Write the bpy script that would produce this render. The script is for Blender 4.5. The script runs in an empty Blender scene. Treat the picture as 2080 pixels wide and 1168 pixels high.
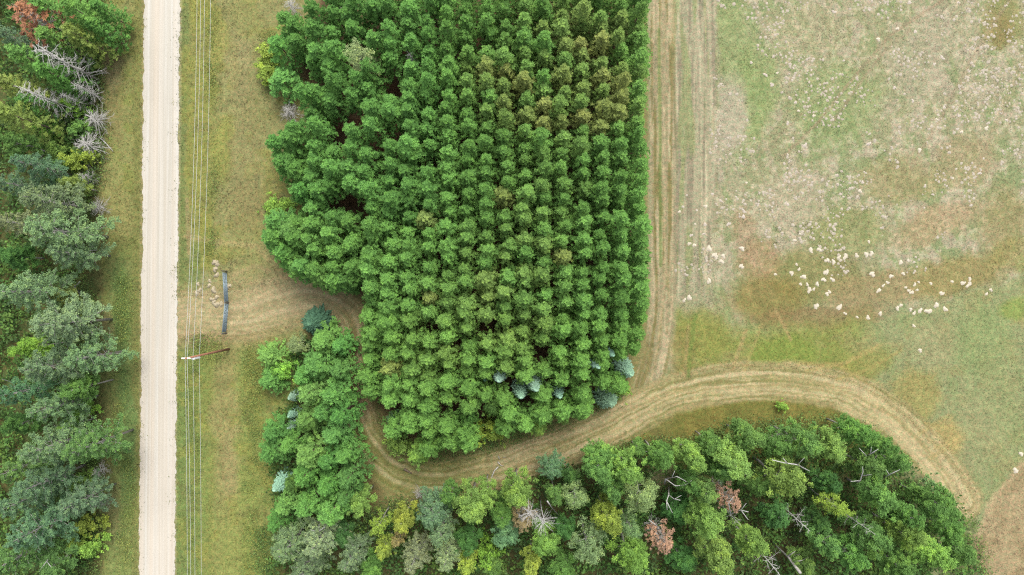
import bpy, math, random
import numpy as np
from mathutils import Vector

# ------------------------------------------------------------------ camera, sky, sun, exposure
scene = bpy.context.scene
ALT = 96.0                       # drone height above the ground, metres
PXM = 2080 / 144.0               # photograph pixels per metre on the ground (24 mm lens, 36 mm sensor)
cam_data = bpy.data.cameras.new('camera')
cam_data.lens = 24.0; cam_data.sensor_width = 36.0
cam_data.clip_start = 0.5; cam_data.clip_end = 8000
cam = bpy.data.objects.new('camera', cam_data)
cam.location = (0, 0, ALT); cam.rotation_euler = (0, 0, 0)
scene.collection.objects.link(cam); scene.camera = cam

SUN_EL, SUN_AZ = 58.0, 20.0      # degrees; azimuth clockwise from +Y
world = bpy.data.worlds.new('World'); scene.world = world; world.use_nodes = True
wn = world.node_tree; wn.nodes.clear()
sky = wn.nodes.new('ShaderNodeTexSky'); sky.sky_type = 'NISHITA'; sky.sun_disc = False
sky.sun_elevation = math.radians(SUN_EL); sky.sun_rotation = math.radians(SUN_AZ)
sky.air_density = 1.0; sky.dust_density = 4.0; sky.ozone_density = 1.0; sky.altitude = 300
hs = wn.nodes.new('ShaderNodeHueSaturation'); hs.inputs['Saturation'].default_value = 0.28   # overcast: greyer than a clear sky
bg = wn.nodes.new('ShaderNodeBackground'); bg.inputs['Strength'].default_value = 0.15
wo = wn.nodes.new('ShaderNodeOutputWorld')
wn.links.new(sky.outputs[0], hs.inputs['Color']); wn.links.new(hs.outputs[0], bg.inputs[0]); wn.links.new(bg.outputs[0], wo.inputs[0])
sl = bpy.data.lights.new('sun', 'SUN'); sl.energy = 1.5; sl.angle = math.radians(28); sl.color = (1.0, 0.955, 0.88)
sun = bpy.data.objects.new('sun', sl); scene.collection.objects.link(sun)
_a, _e = math.radians(SUN_AZ), math.radians(SUN_EL)
sun.rotation_euler = Vector((-math.sin(_a) * math.cos(_e), -math.cos(_a) * math.cos(_e), -math.sin(_e))).to_track_quat('-Z', 'Y').to_euler()
vs = scene.view_settings
vs.view_transform = 'Standard'; vs.look = 'None'; vs.gamma = 1.0; vs.use_curve_mapping = False
EXPOSURE = 1.6
vs.exposure = EXPOSURE
scene.cycles.max_bounces = 6; scene.cycles.transparent_max_bounces = 4
scene.cycles.diffuse_bounces = 3
scene.cycles.use_denoising = False; scene.cycles.filter_width = 1.2

rng = np.random.default_rng(7)
random.seed(7)
COL = scene.collection
K_ALB = 2.9                      # picture value (linear) that a fully lit albedo of 1 gives

# ------------------------------------------------------------------ helpers
def W(px, py, h=0.0):
    """photo pixel -> ground coordinates of the point that shows there at height h"""
    k = (ALT - h) / ALT
    return ((px - 1040) / PXM * k, (584 - py) / PXM * k)

def lin(c):
    c = np.asarray(c, float) / 255.0
    return np.where(c <= 0.04045, c / 12.92, ((c + 0.055) / 1.055) ** 2.4)

def alb(rgb):
    return np.clip(lin(rgb) / K_ALB, 0.003, 0.8)

def hash2(ix, iy, seed):
    v = (ix * 374761393 + iy * 668265263 + seed * 1442695041) & 0xffffffff
    v = ((v ^ (v >> 13)) * 1274126177) & 0xffffffff
    return ((v ^ (v >> 16)) & 0xffff) / 65535.0

def vnoise(x, y, seed=0):
    xi = np.floor(x).astype(np.int64); yi = np.floor(y).astype(np.int64)
    fx = x - xi; fy = y - yi
    fx = fx * fx * (3 - 2 * fx); fy = fy * fy * (3 - 2 * fy)
    a = hash2(xi, yi, seed); b = hash2(xi + 1, yi, seed); c = hash2(xi, yi + 1, seed); d = hash2(xi + 1, yi + 1, seed)
    return (a * (1 - fx) + b * fx) * (1 - fy) + (c * (1 - fx) + d * fx) * fy

def fbm(x, y, seed=0, octs=4, gain=0.5):
    s = 0; a = 1; t = 0
    for o in range(octs):
        s = s + a * vnoise(x * 2 ** o + 17.3 * o, y * 2 ** o - 9.1 * o, seed + o); t += a; a *= gain
    return s / t

def sstep(a, b, x):
    t = np.clip((x - a) / (b - a), 0, 1)
    return t * t * (3 - 2 * t)

def mesh_np(name, verts, faces, mat=None, attr=None, smooth=False):
    """verts (N,3); faces (M,k) one k for all; attr {name: (M,) or (M,3)} per face"""
    me = bpy.data.meshes.new(name)
    verts = np.ascontiguousarray(verts, np.float32); faces = np.ascontiguousarray(faces, np.int32)
    k = faces.shape[1]; m = len(faces)
    me.vertices.add(len(verts)); me.vertices.foreach_set('co', verts.ravel())
    me.loops.add(m * k); me.loops.foreach_set('vertex_index', faces.ravel())
    me.polygons.add(m); me.polygons.foreach_set('loop_start', np.arange(0, m * k, k, dtype=np.int32))
    me.polygons.foreach_set('use_smooth', np.full(m, smooth, bool))
    me.update(calc_edges=True)
    for an, av in (attr or {}).items():
        av = np.asarray(av, np.float32)
        if av.ndim == 1:
            a = me.attributes.new(an, 'FLOAT', 'FACE'); a.data.foreach_set('value', av)
        else:
            a = me.attributes.new(an, 'FLOAT_COLOR', 'FACE')
            a.data.foreach_set('color', np.concatenate([av, np.ones((m, 1), np.float32)], 1).ravel())
    if mat: me.materials.append(mat)
    return me

def tag(o, label=None, cat=None, group=None, kind=None):
    if label: o['label'] = label
    if cat: o['category'] = cat
    if group: o['group'] = group
    if kind: o['kind'] = kind
    return o

def obj(name, me, parent=None, color=None):
    o = bpy.data.objects.new(name, me); COL.objects.link(o)
    if parent is not None: o.parent = parent
    if color is not None: o.color = (*color, 1)
    return o

def empty(name, loc, rz=0.0, sc=(1, 1, 1)):
    o = bpy.data.objects.new(name, None); COL.objects.link(o)
    o.empty_display_size = 0.5
    o.location = loc; o.rotation_euler = (0, 0, rz); o.scale = sc
    return o

class MB:
    """collects tubes, boxes and lumps into one mesh (tri + quad faces)"""
    def __init__(self): self.v = []; self.f = []
    def tube(self, pts, rad, n=6, cap=True):
        pts = [Vector(p) for p in pts]; base = len(self.v)
        for i, p in enumerate(pts):
            d = (pts[min(i + 1, len(pts) - 1)] - pts[max(i - 1, 0)])
            d = d.normalized() if d.length > 1e-9 else Vector((0, 0, 1))
            u = d.cross(Vector((0, 0, 1)) if abs(d.z) < 0.9 else Vector((1, 0, 0))).normalized(); w = d.cross(u)
            for k in range(n):
                a = 2 * math.pi * k / n
                self.v.append(tuple(p + (u * math.cos(a) + w * math.sin(a)) * rad[i]))
        for i in range(len(pts) - 1):
            for k in range(n):
                a = base + i * n + k; b = base + i * n + (k + 1) % n
                self.f.append((a, b, b + n, a + n))
        if cap:
            self.f.append(tuple(base + k for k in range(n))[::-1])
            self.f.append(tuple(base + (len(pts) - 1) * n + k for k in range(n)))
    def box(self, c, s, rz=0.0):
        b = len(self.v); ca, sa = math.cos(rz), math.sin(rz)
        for dz in (-1, 1):
            for dx, dy in ((-1, -1), (1, -1), (1, 1), (-1, 1)):
                x, y = dx * s[0] / 2, dy * s[1] / 2
                self.v.append((c[0] + x * ca - y * sa, c[1] + x * sa + y * ca, c[2] + dz * s[2] / 2))
        for q in ((0, 3, 2, 1), (4, 5, 6, 7), (0, 1, 5, 4), (1, 2, 6, 5), (2, 3, 7, 6), (3, 0, 4, 7)):
            self.f.append(tuple(b + i for i in q))
    def mesh(self, name, mat, smooth=False):
        me = bpy.data.meshes.new(name); me.from_pydata(self.v, [], self.f)
        if smooth: me.polygons.foreach_set('use_smooth', [True] * len(me.polygons))
        me.update(); me.materials.append(mat); return me

# ------------------------------------------------------------------ materials
def new_mat(name):
    m = bpy.data.materials.new(name); m.use_nodes = True
    nt = m.node_tree; nt.nodes.clear()
    out = nt.nodes.new('ShaderNodeOutputMaterial')
    return m, nt, out

def N(nt, typ, **kw):
    n = nt.nodes.new(typ)
    for k, v in kw.items():
        if k in n.inputs: n.inputs[k].default_value = v
        else: setattr(n, k, v)
    return n

def noise(nt, vec, scale, detail=3, rough=0.55):
    n = nt.nodes.new('ShaderNodeTexNoise'); n.inputs['Scale'].default_value = scale
    n.inputs['Detail'].default_value = detail; n.inputs['Roughness'].default_value = rough
    nt.links.new(vec, n.inputs['Vector']); return n.outputs['Fac']

def mapr(nt, val, a, b, c, d):
    n = nt.nodes.new('ShaderNodeMapRange'); n.inputs[1].default_value = a; n.inputs[2].default_value = b
    n.inputs[3].default_value = c; n.inputs[4].default_value = d; nt.links.new(val, n.inputs[0]); return n.outputs[0]

def mulcol(nt, col, fac):
    n = nt.nodes.new('ShaderNodeVectorMath'); n.operation = 'SCALE'
    nt.links.new(col, n.inputs[0]); nt.links.new(fac, n.inputs['Scale']); return n.outputs[0]

def mixcol(nt, fac, a, b):
    n = nt.nodes.new('ShaderNodeMix'); n.data_type = 'RGBA'
    for s, v in ((n.inputs[0], fac), (n.inputs[6], a), (n.inputs[7], b)):
        if hasattr(v, 'is_output'): nt.links.new(v, s)
        else: s.default_value = v if not isinstance(v, tuple) else (*v, 1)[:4]
    return n.outputs[2]

def mat_foliage(name, source, transl=0.36, hue=(1.25, 1.08, 0.7)):
    """leaves: colour of the plant (object colour or a face attribute) varied leaf by leaf; light passes through"""
    m, nt, out = new_mat(name)
    if source == 'object': tint = N(nt, 'ShaderNodeObjectInfo').outputs['Color']
    else: tint = N(nt, 'ShaderNodeAttribute', attribute_name='tint').outputs['Color']
    v = N(nt, 'ShaderNodeAttribute', attribute_name='v').outputs['Fac']
    col = mulcol(nt, tint, mapr(nt, v, 0, 1, 0.62, 1.38))
    warm = N(nt, 'ShaderNodeVectorMath', operation='MULTIPLY'); warm.inputs[1].default_value = hue
    nt.links.new(col, warm.inputs[0])
    col = mixcol(nt, mapr(nt, v, 0.45, 1.0, 0, 0.8), col, warm.outputs[0])
    d = N(nt, 'ShaderNodeBsdfPrincipled'); d.inputs['Roughness'].default_value = 0.55
    d.inputs['Specular IOR Level'].default_value = 0.06
    nt.links.new(col, d.inputs['Base Color'])
    t = N(nt, 'ShaderNodeBsdfTranslucent'); nt.links.new(col, t.inputs['Color'])
    mx = N(nt, 'ShaderNodeMixShader'); mx.inputs[0].default_value = transl
    nt.links.new(d.outputs[0], mx.inputs[1]); nt.links.new(t.outputs[0], mx.inputs[2]); nt.links.new(mx.outputs[0], out.inputs[0])
    return m

def mat_plain(name, rgb, rough=0.8, var=0.25, scale=6.0, bump=0.0, metal=0.0, stretch=(1, 1, 1)):
    m, nt, out = new_mat(name)
    tc = N(nt, 'ShaderNodeTexCoord'); mp = N(nt, 'ShaderNodeMapping'); mp.inputs['Scale'].default_value = stretch
    nt.links.new(tc.outputs['Object'], mp.inputs['Vector'])
    nz = noise(nt, mp.outputs[0], scale, 4)
    rgbn = N(nt, 'ShaderNodeRGB'); rgbn.outputs[0].default_value = (*rgb, 1)
    col = mulcol(nt, rgbn.outputs[0], mapr(nt, nz, 0.3, 0.7, 1 - var, 1 + var))
    p = N(nt, 'ShaderNodeBsdfPrincipled'); p.inputs['Roughness'].default_value = rough; p.inputs['Metallic'].default_value = metal
    nt.links.new(col, p.inputs['Base Color'])
    if bump:
        b = N(nt, 'ShaderNodeBump'); b.inputs['Strength'].default_value = bump; b.inputs['Distance'].default_value = 0.03
        nt.links.new(nz, b.inputs['Height']); nt.links.new(b.outputs[0], p.inputs['Normal'])
    nt.links.new(p.outputs[0], out.inputs[0]); return m

def mat_ground():
    m, nt, out = new_mat('ground_cover')
    geo = N(nt, 'ShaderNodeNewGeometry'); pos = geo.outputs['Position']
    col = N(nt, 'ShaderNodeAttribute', attribute_name='col').outputs['Color']
    n1 = noise(nt, pos, 5.5, 3, 0.65); n2 = noise(nt, pos, 1.3, 3); n3 = noise(nt, pos, 2.6, 2)
    col = mulcol(nt, col, mapr(nt, n1, 0.28, 0.72, 0.66, 1.34))
    col = mulcol(nt, col, mapr(nt, n2, 0.3, 0.7, 0.86, 1.14))
    tone = N(nt, 'ShaderNodeVectorMath', operation='MULTIPLY'); tone.inputs[1].default_value = (1.10, 0.97, 0.92)
    nt.links.new(col, tone.inputs[0])
    cool = N(nt, 'ShaderNodeVectorMath', operation='MULTIPLY'); cool.inputs[1].default_value = (0.88, 1.03, 0.90)
    nt.links.new(col, cool.inputs[0])
    col = mixcol(nt, mapr(nt, n3, 0.35, 0.65, 0, 1), cool.outputs[0], tone.outputs[0])
    p = N(nt, 'ShaderNodeBsdfPrincipled'); p.inputs['Roughness'].default_value = 0.95; p.inputs['Specular IOR Level'].default_value = 0.1
    nt.links.new(col, p.inputs['Base Color'])
    b = N(nt, 'ShaderNodeBump'); b.inputs['Strength'].default_value = 0.4; b.inputs['Distance'].default_value = 0.08
    nt.links.new(n1, b.inputs['Height']); nt.links.new(b.outputs[0], p.inputs['Normal'])
    nt.links.new(p.outputs[0], out.inputs[0]); return m

def mat_road():
    m, nt, out = new_mat('crushed_gravel')
    geo = N(nt, 'ShaderNodeNewGeometry'); pos = geo.outputs['Position']
    rot = N(nt, 'ShaderNodeMapping'); rot.inputs['Rotation'].default_value = (0, 0, 0.009); nt.links.new(pos, rot.inputs['Vector'])
    mp = N(nt, 'ShaderNodeMapping'); mp.inputs['Scale'].default_value = (1.0, 0.008, 1); nt.links.new(rot.outputs[0], mp.inputs['Vector'])
    st = noise(nt, mp.outputs[0], 3.4, 4, 0.65); st2 = noise(nt, mp.outputs[0], 0.9, 2)
    fine = noise(nt, pos, 7.0, 3, 0.7); broad = noise(nt, pos, 0.12, 2)
    c = mixcol(nt, mapr(nt, st, 0.36, 0.64, 0, 1), tuple(alb((218, 211, 195))), tuple(alb((237, 233, 222))))
    c = mixcol(nt, mapr(nt, st2, 0.40, 0.66, 0, 0.6), c, tuple(alb((235, 219, 197))))
    c = mulcol(nt, c, mapr(nt, fine, 0.3, 0.7, 0.95, 1.04))
    c = mulcol(nt, c, mapr(nt, broad, 0.3, 0.7, 0.97, 1.03))
    p = N(nt, 'ShaderNodeBsdfPrincipled'); p.inputs['Roughness'].default_value = 0.95; p.inputs['Specular IOR Level'].default_value = 0.1
    nt.links.new(c, p.inputs['Base Color'])
    b = N(nt, 'ShaderNodeBump'); b.inputs['Strength'].default_value = 0.35; b.inputs['Distance'].default_value = 0.05
    nt.links.new(fine, b.inputs['Height']); nt.links.new(b.outputs[0], p.inputs['Normal'])
    nt.links.new(p.outputs[0], out.inputs[0]); return m

M_NEEDLE = mat_foliage('pine_needles', 'object', 0.26, (1.16, 1.06, 0.85))
M_NEEDLE_F = mat_foliage('pine_needles_by_tree', 'face', 0.26, (1.16, 1.06, 0.85))
M_LEAF = mat_foliage('broad_leaves', 'object', 0.38)
M_GRASSF = mat_foliage('grass_blades', 'face', 0.30, (1.12, 1.03, 0.85))
M_GROUND = mat_ground()
M_ROAD = mat_road()
M_BARK = mat_plain('brown_bark', (0.10, 0.072, 0.05), 0.9, 0.35, 9)
M_PALEBARK = mat_plain('pale_bark', (0.20, 0.19, 0.17), 0.85, 0.3, 7)
M_DEAD = mat_plain('weathered_dead_wood', (0.265, 0.256, 0.238), 0.85, 0.3, 5)
M_WHITEDEAD = mat_plain('bleached_dead_wood', (0.27, 0.262, 0.25), 0.8, 0.2, 5)
M_SAND = mat_plain('pale_sand', tuple(alb((229, 217, 192))), 0.95, 0.18, 5, 0.6)

# ------------------------------------------------------------------ ground: colours of soil and vegetation
TRACK = [(372, 640), (430, 640), (500, 636), (570, 616), (630, 606), (680, 622), (710, 660), (716, 720), (714, 780), (722, 840),
         (742, 895), (785, 945), (840, 972), (900, 978), (960, 967), (1040, 944), (1130, 915), (1210, 880), (1280, 843),
         (1350, 808), (1430, 785), (1520, 774), (1610, 775), (1690, 788), (1760, 815), (1820, 855), (1870, 905), (1915, 960), (1955, 1015)]
FTRACK = [(1342, -60), (1343, 200), (1345, 420), (1345, 600), (1338, 690), (1322, 760), (1300, 830)]

def catmull(pts, n=6):
    P = [np.array(p, float) for p in pts]; P = [2 * P[0] - P[1]] + P + [2 * P[-1] - P[-2]]
    out = []
    for i in range(1, len(P) - 2):
        for k in range(n):
            t = k / n; a, b, c, d = P[i - 1:i + 3]
            out.append(0.5 * (2 * b + (c - a) * t + (2 * a - 5 * b + 4 * c - d) * t * t + (3 * b - a - 3 * c + d) * t ** 3))
    out.append(P[-2]); return np.array(out)

def dist_line(x, y, poly):
    """signed cross distance and arc length to a polyline (pixels)"""
    best = np.full(x.shape, 1e9); sd = np.zeros(x.shape); ss = np.zeros(x.shape); s0 = 0.0
    poly = np.asarray(poly, float)
    for a, b in zip(poly[:-1], poly[1:]):
        e = b - a; L = math.hypot(*e)
        if L < 1e-6: continue
        t = np.clip(((x - a[0]) * e[0] + (y - a[1]) * e[1]) / (L * L), 0, 1)
        dx = x - (a[0] + t * e[0]); dy = y - (a[1] + t * e[1]); d = np.hypot(dx, dy)
        m = d < best
        best = np.where(m, d, best); sd = np.where(m, np.sign(e[0] * dy - e[1] * dx) * d, sd); ss = np.where(m, s0 + t * L, ss)
        s0 += L
    return sd, ss

def inpoly(x, y, poly):
    """signed distance to a polygon, positive inside (pixels)"""
    poly = np.asarray(poly, float); n = len(poly)
    d = np.full(x.shape, 1e9); ins = np.zeros(x.shape, bool)
    for i in range(n):
        a, b = poly[i], poly[(i + 1) % n]; e = b - a
        t = np.clip(((x - a[0]) * e[0] + (y - a[1]) * e[1]) / (e @ e + 1e-9), 0, 1)
        d = np.minimum(d, np.hypot(x - a[0] - t * e[0], y - a[1] - t * e[1]))
        c = (a[1] > y) != (b[1] > y)
        with np.errstate(divide='ignore', invalid='ignore'):
            xi = a[0] + (y - a[1]) * e[0] / (e[1] if abs(e[1]) > 1e-9 else 1e-9)
        ins ^= c & (x < xi)
    return np.where(ins, d, -d)

TRACK_S = catmull(TRACK); FTRACK_S = catmull(FTRACK)
PLANT = [(605, -90), (1312, -90), (1312, 640), (1296, 700), (1288, 770), (1262, 806), (1200, 846), (1130, 868), (1050, 884), (985, 898), (900, 930), (850, 930),
         (800, 900), (758, 850), (738, 800), (735, 700), (738, 620), (700, 575), (640, 570), (590, 540), (548, 490), (548, 455),
         (600, 420), (575, 350), (550, 300), (558, 265), (612, 225), (612, 110), (575, 95), (565, 60), (600, 30)]
STRIP = [(612, 670), (690, 680), (706, 760), (708, 850), (735, 960), (748, 1040), (700, 1100), (560, 1100), (550, 960), (545, 900), (570, 820), (600, 780), (585, 720)]
WOODS_S = [(540, 1085), (740, 1050), (870, 1010), (1000, 985), (1120, 945), (1230, 915), (1400, 905), (1490, 870), (1620, 862), (1760, 862),
           (1830, 905), (1860, 980), (1940, 1000), (1965, 1060), (1990, 1168), (1995, 1300), (540, 1300)]
WOODS_W = [(-200, -200), (200, -200), (205, 60), (195, 130), (205, 330), (180, 420), (170, 560), (185, 640), (195, 760), (185, 830), (200, 930),
           (190, 1020), (195, 1300), (-200, 1300)]
FIELD = [(1455, -300), (3000, -300), (3000, 1500), (1990, 1500), (1975, 1085), (1960, 1020), (1890, 905), (1800, 820), (1700, 772), (1610, 756), (1520, 752), (1430, 762), (1370, 782), (1368, 700), (1385, 600), (1400, 520), (1455, 440)]

def foot(poly, k=.885):
    """the trees lean outward in the picture: where the stand meets the ground"""
    return [(1040 + (a - 1040) * k, 584 + (b - 584) * k) for a, b in poly]

def patches(C, x, y, spec):
    for cx, cy, rx, ry, rot, rgb, op in spec:
        a = math.radians(rot); dx = x - cx; dy = y - cy
        u = (dx * math.cos(a) + dy * math.sin(a)) / rx; v = (-dx * math.sin(a) + dy * math.cos(a)) / ry
        w = (1 - sstep(0.55, 1.15, np.hypot(u, v)))[:, None] * op
        C[:] = C * (1 - w) + np.array(rgb, float) * w

def lines(C, x, y, spec):
    for pts, hw, rgb, op in spec:
        d, s = dist_line(x, y, pts)
        w = (1 - sstep(hw * 0.4, hw * 1.2, np.abs(d)))[:, None] * op
        C[:] = C * (1 - w) + np.array(rgb, float) * w

def ground_rgb(px, py):
    """what grows or lies at a ground pixel, as picture colour 0..255"""
    wx = px + 34 * (fbm(px / 60, py / 60, 11) - 0.5) + 12 * (fbm(px / 14, py / 14, 12, 3) - 0.5)
    wy = py + 34 * (fbm(px / 60, py / 60, 21) - 0.5) + 12 * (fbm(px / 14, py / 14, 22, 3) - 0.5)
    C = np.empty((len(px), 3)); C[:] = (150, 144, 96)
    def put(w, rgb):
        w = np.clip(w, 0, 1)[:, None]; C[:] = C * (1 - w) + np.array(rgb, float) * w
    n_big = fbm(px / 90, py / 90, 31); n_mid = fbm(px / 26, py / 26, 41); n_sm = fbm(px / 9, py / 9, 51, 3)
    # verge between the west woods and the road
    inW = sstep(215, 190, wx)
    ver = sstep(200, 225, wx) * sstep(300, 290, px)
    put(ver, (158, 155, 98))
    put(ver * sstep(0.5, 0.62, n_mid), (150, 152, 84))
    put(ver * sstep(400, 620, wy) * 0.8, (136, 152, 88))
    put(ver * sstep(262, 276, px) * 0.7, (134, 132, 76))
    patches(C, wx, wy, [(228, 110, 25, 90, 0, (166, 148, 114), .8), (235, 230, 22, 60, 0, (157, 140, 96), .6), (246, 640, 20, 130, 0, (112, 148, 82), .75),
                        (258, 880, 20, 180, 0, (108, 146, 84), .7), (215, 690, 20, 70, 0, (160, 146, 106), .6), (232, 1040, 16, 70, 0, (146, 132, 96), .5),
                        (240, 430, 30, 70, 0, (168, 158, 100), .6), (220, 900, 14, 200, 0, (118, 116, 72), .5)])
    # verge east of the road
    ev = sstep(352, 362, px) * sstep(640, 600, wx)
    put(ev, (161, 154, 106))
    put(ev * sstep(392, 380, wx), (128, 140, 84))
    put(ev * sstep(380, 392, wx) * sstep(450, 425, wx), (156, 154, 82))
    put(ev * sstep(640, 760, wy) * sstep(432, 440, wx) * 0.85, (148, 160, 84))
    put(ev * sstep(660, 760, wy) * sstep(425, 445, wx) * sstep(495, 475, wx) * 0.9, (172, 158, 106))
    put(ev * sstep(640, 720, wy) * sstep(450, 400, wx) * 0.6, (122, 148, 78))
    put(ev * sstep(950, 1100, wy) * sstep(420, 450, wx) * 0.7, (152, 164, 84))
    put(ev * sstep(0.55, 0.68, n_mid) * 0.5, (142, 136, 84))
    put(ev * sstep(0.56, 0.66, fbm(px / 34, py / 34, 61)) * sstep(300, 380, px) * 0.5, (164, 160, 78))
    patches(C, wx, wy, [(440, 90, 22, 60, 0, (180, 172, 98), .6), (485, 130, 30, 90, 0, (176, 160, 122), .6), (455, 300, 22, 70, 0, (170, 170, 84), .7),
                        (500, 300, 40, 180, 0, (158, 146, 104), .6), (500, 30, 40, 60, 0, (152, 148, 92), .6), (420, 480, 16, 70, 0, (158, 156, 76), .7),
                        (510, 500, 40, 60, 0, (160, 156, 98), .6), (500, 420, 45, 60, 0, (158, 142, 98), .6),
                        (415, 590, 45, 60, 0, (168, 160, 124), .8), (395, 560, 14, 90, 0, (112, 140, 76), .5), (520, 590, 90, 45, 0, (170, 156, 116), .7),
                        (440, 690, 30, 25, 0, (140, 132, 72), .7), (470, 940, 20, 90, 0, (174, 156, 112), .6), (520, 760, 26, 60, 0, (148, 146, 74), .7)])
    put(np.maximum(ver, ev) * .30, (146, 154, 102))
    # floors under the trees
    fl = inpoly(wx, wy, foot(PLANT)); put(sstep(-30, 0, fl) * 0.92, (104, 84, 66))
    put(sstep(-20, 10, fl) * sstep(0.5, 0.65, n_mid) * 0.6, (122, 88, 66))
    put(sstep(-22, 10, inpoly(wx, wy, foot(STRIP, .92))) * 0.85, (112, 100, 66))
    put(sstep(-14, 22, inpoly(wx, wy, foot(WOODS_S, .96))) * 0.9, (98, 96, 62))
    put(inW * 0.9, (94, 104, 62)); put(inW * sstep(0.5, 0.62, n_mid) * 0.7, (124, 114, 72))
    # open land east of the plantation
    fe = sstep(1310, 1326, px) * sstep(1010, 940, wy - 0.0 * wx)
    fe = np.maximum(fe, sstep(1840, 1880, wx))
    put(fe, (165, 165, 128))
    d = 0.35 * px + 0.94 * py; q = 0.94 * px - 0.35 * py
    streak = fbm(q / 16, d / 120, 71); mott = fbm(px / 45, py / 45, 81)
    put(fe * sstep(0.48, 0.60, mott) * 0.9, (153, 163, 119))
    put(fe * sstep(0.50, 0.64, streak) * 0.8, (180, 172, 144))
    put(fe * sstep(0.52, 0.66, fbm(px / 26, py / 26, 91)) * sstep(620, 520, wy) * 0.85, (188, 177, 154))
    put(fe * sstep(0.60, 0.66, n_sm) * sstep(620, 540, wy) * 0.5, (198, 186, 166))
    patches(C, wx, wy, [(1490, 60, 45, 170, 0, (147, 164, 108), .7), (1530, 200, 60, 120, 10, (146, 165, 106), .65), (1700, 210, 110, 90, 0, (148, 164, 110), .6),
                        (2040, 40, 50, 60, 0, (150, 148, 96), .7), (2030, 60, 25, 40, 0, (152, 136, 90), .6), (1600, 420, 70, 60, 0, (186, 176, 150), .7), (1490, 230, 40, 90, 0, (196, 184, 166), .8),
                        (1440, 330, 40, 90, 0, (190, 177, 158), .7), (1420, 440, 45, 70, 0, (138, 122, 104), .7), (1640, 60, 90, 60, 0, (180, 174, 140), .5), (1870, 120, 70, 110, 20, (178, 170, 146), .6),
                        (1960, 330, 80, 60, -20, (170, 156, 118), .6), (1830, 370, 90, 60, 0, (158, 150, 104), .6), (1900, 460, 110, 40, -20, (182, 160, 126), .7), (2040, 450, 60, 90, 0, (158, 148, 104), .7),
                        (1720, 470, 90, 60, 0, (150, 154, 102), .7), (1650, 560, 120, 60, 0, (147, 144, 94), .8), (1780, 590, 130, 40, -8, (160, 144, 104), .75), (1560, 610, 95, 60, 0, (146, 130, 76), .7),
                        (1540, 530, 50, 45, 0, (176, 144, 110), .55), (1510, 480, 30, 60, 0, (176, 150, 118), .5), (1660, 645, 160, 26, -4, (146, 126, 88), .7), (1950, 560, 120, 45, -14, (156, 144, 94), .8),
                        (2060, 520, 60, 40, 0, (160, 152, 96), .6)])
    bl = wy - np.interp(wx, [1380, 1480, 1640, 1800, 1930, 2080, 3000], [640, 690, 676, 640, 612, 560, 430])
    put(fe * sstep(-6, 6, bl) * sstep(1440, 1490, wx) * 0.9, (155, 160, 116))
    put(fe * sstep(-40, 10, bl) * sstep(1800, 1700, wx) * sstep(1360, 1380, wx) * 0.85, (143, 150, 80))
    put(fe * sstep(0, 12, bl) * sstep(0.5, 0.64, n_mid) * 0.5, (164, 156, 108))
    put(fe * sstep(0, 12, bl) * sstep(0.52, 0.64, fbm(q / 20, d / 60, 95)) * sstep(1700, 1800, wx) * 0.5, (144, 156, 106))
    patches(C, wx, wy, [(1430, 680, 60, 60, 0, (150, 152, 84), .7), (1600, 715, 90, 34, 0, (138, 154, 78), .8), (1380, 720, 30, 60, 0, (152, 140, 88), .6),
                        (1760, 740, 70, 40, -20, (154, 150, 84), .6), (1860, 800, 55, 60, 20, (166, 156, 98), .7), (2000, 700, 70, 90, 0, (150, 166, 112), .6), (1900, 700, 60, 60, 0, (168, 164, 124), .6),
                        (2060, 630, 40, 26, 0, (140, 160, 78), .6), (1980, 880, 60, 90, 0, (164, 164, 122), .6), (2040, 800, 50, 90, 0, (154, 160, 114), .6), (1910, 900, 50, 60, 50, (182, 164, 110), .8)])
    se = wx - np.interp(wy, [850, 920, 1000, 1085, 1300], [2140, 2090, 2030, 1982, 1950])
    put(sstep(-5, 8, se) * sstep(860, 900, wy), (176, 158, 124))
    put(sstep(-5, 8, se) * sstep(880, 920, wy) * sstep(0.5, 0.62, n_mid) * 0.6, (160, 142, 108))
    put(sstep(-14, -4, se) * sstep(10, 0, se) * sstep(880, 930, wy) * 0.7, (196, 172, 138))
    # strip between the track and the south woods
    put(sstep(1180, 1300, wx) * sstep(1850, 1780, wx) * sstep(800, 822, wy) * sstep(960, 900, wy) * 0.8, (128, 124, 66))
    put(sstep(1180, 1300, wx) * sstep(1850, 1780, wx) * sstep(800, 822, wy) * sstep(960, 900, wy) * sstep(0.5, 0.6, n_mid) * 0.6, (148, 138, 76))
    # mown strip and wheel ruts along the plantation
    fs = sstep(1318, 1330, px) * sstep(1462, 1448, wx) * sstep(640, 560, wy)
    put(fs, (178, 171, 144))
    put(fs * sstep(0.46, 0.60, fbm(px / 5, py / 170, 101, 3)) * 0.9, (154, 145, 124))
    put(fs * sstep(0.55, 0.66, fbm(px / 6, py / 200, 111, 3)) * 0.7, (208, 198, 170))
    put(fs * sstep(0.56, 0.68, fbm(px / 9, py / 130, 121, 3)) * 0.7, (152, 160, 112))
    fd, fsn = dist_line(px + 4 * (n_mid - .5), py, FTRACK_S)
    fw = sstep(34, 20, np.abs(fd)) * sstep(1316, 1326, px + np.where(py > 640, 60, 0))
    put(fw * 0.9, (170, 158, 126))
    put(fw * sstep(0.5, 0.62, fbm(fd / 6, fsn / 160, 131, 3)) * 0.8, (138, 130, 84))
    put(fw * sstep(0.54, 0.64, fbm(fd / 5, fsn / 110, 141, 3)) * 0.8, (202, 186, 154))
    lines(C, px, py, [([(1338, 60), (1341, 300), (1342, 540)], 4, (118, 140, 78), .6), ([(1347, 300), (1352, 560), (1336, 700), (1318, 790)], 3, (196, 178, 144), .7)])
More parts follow.
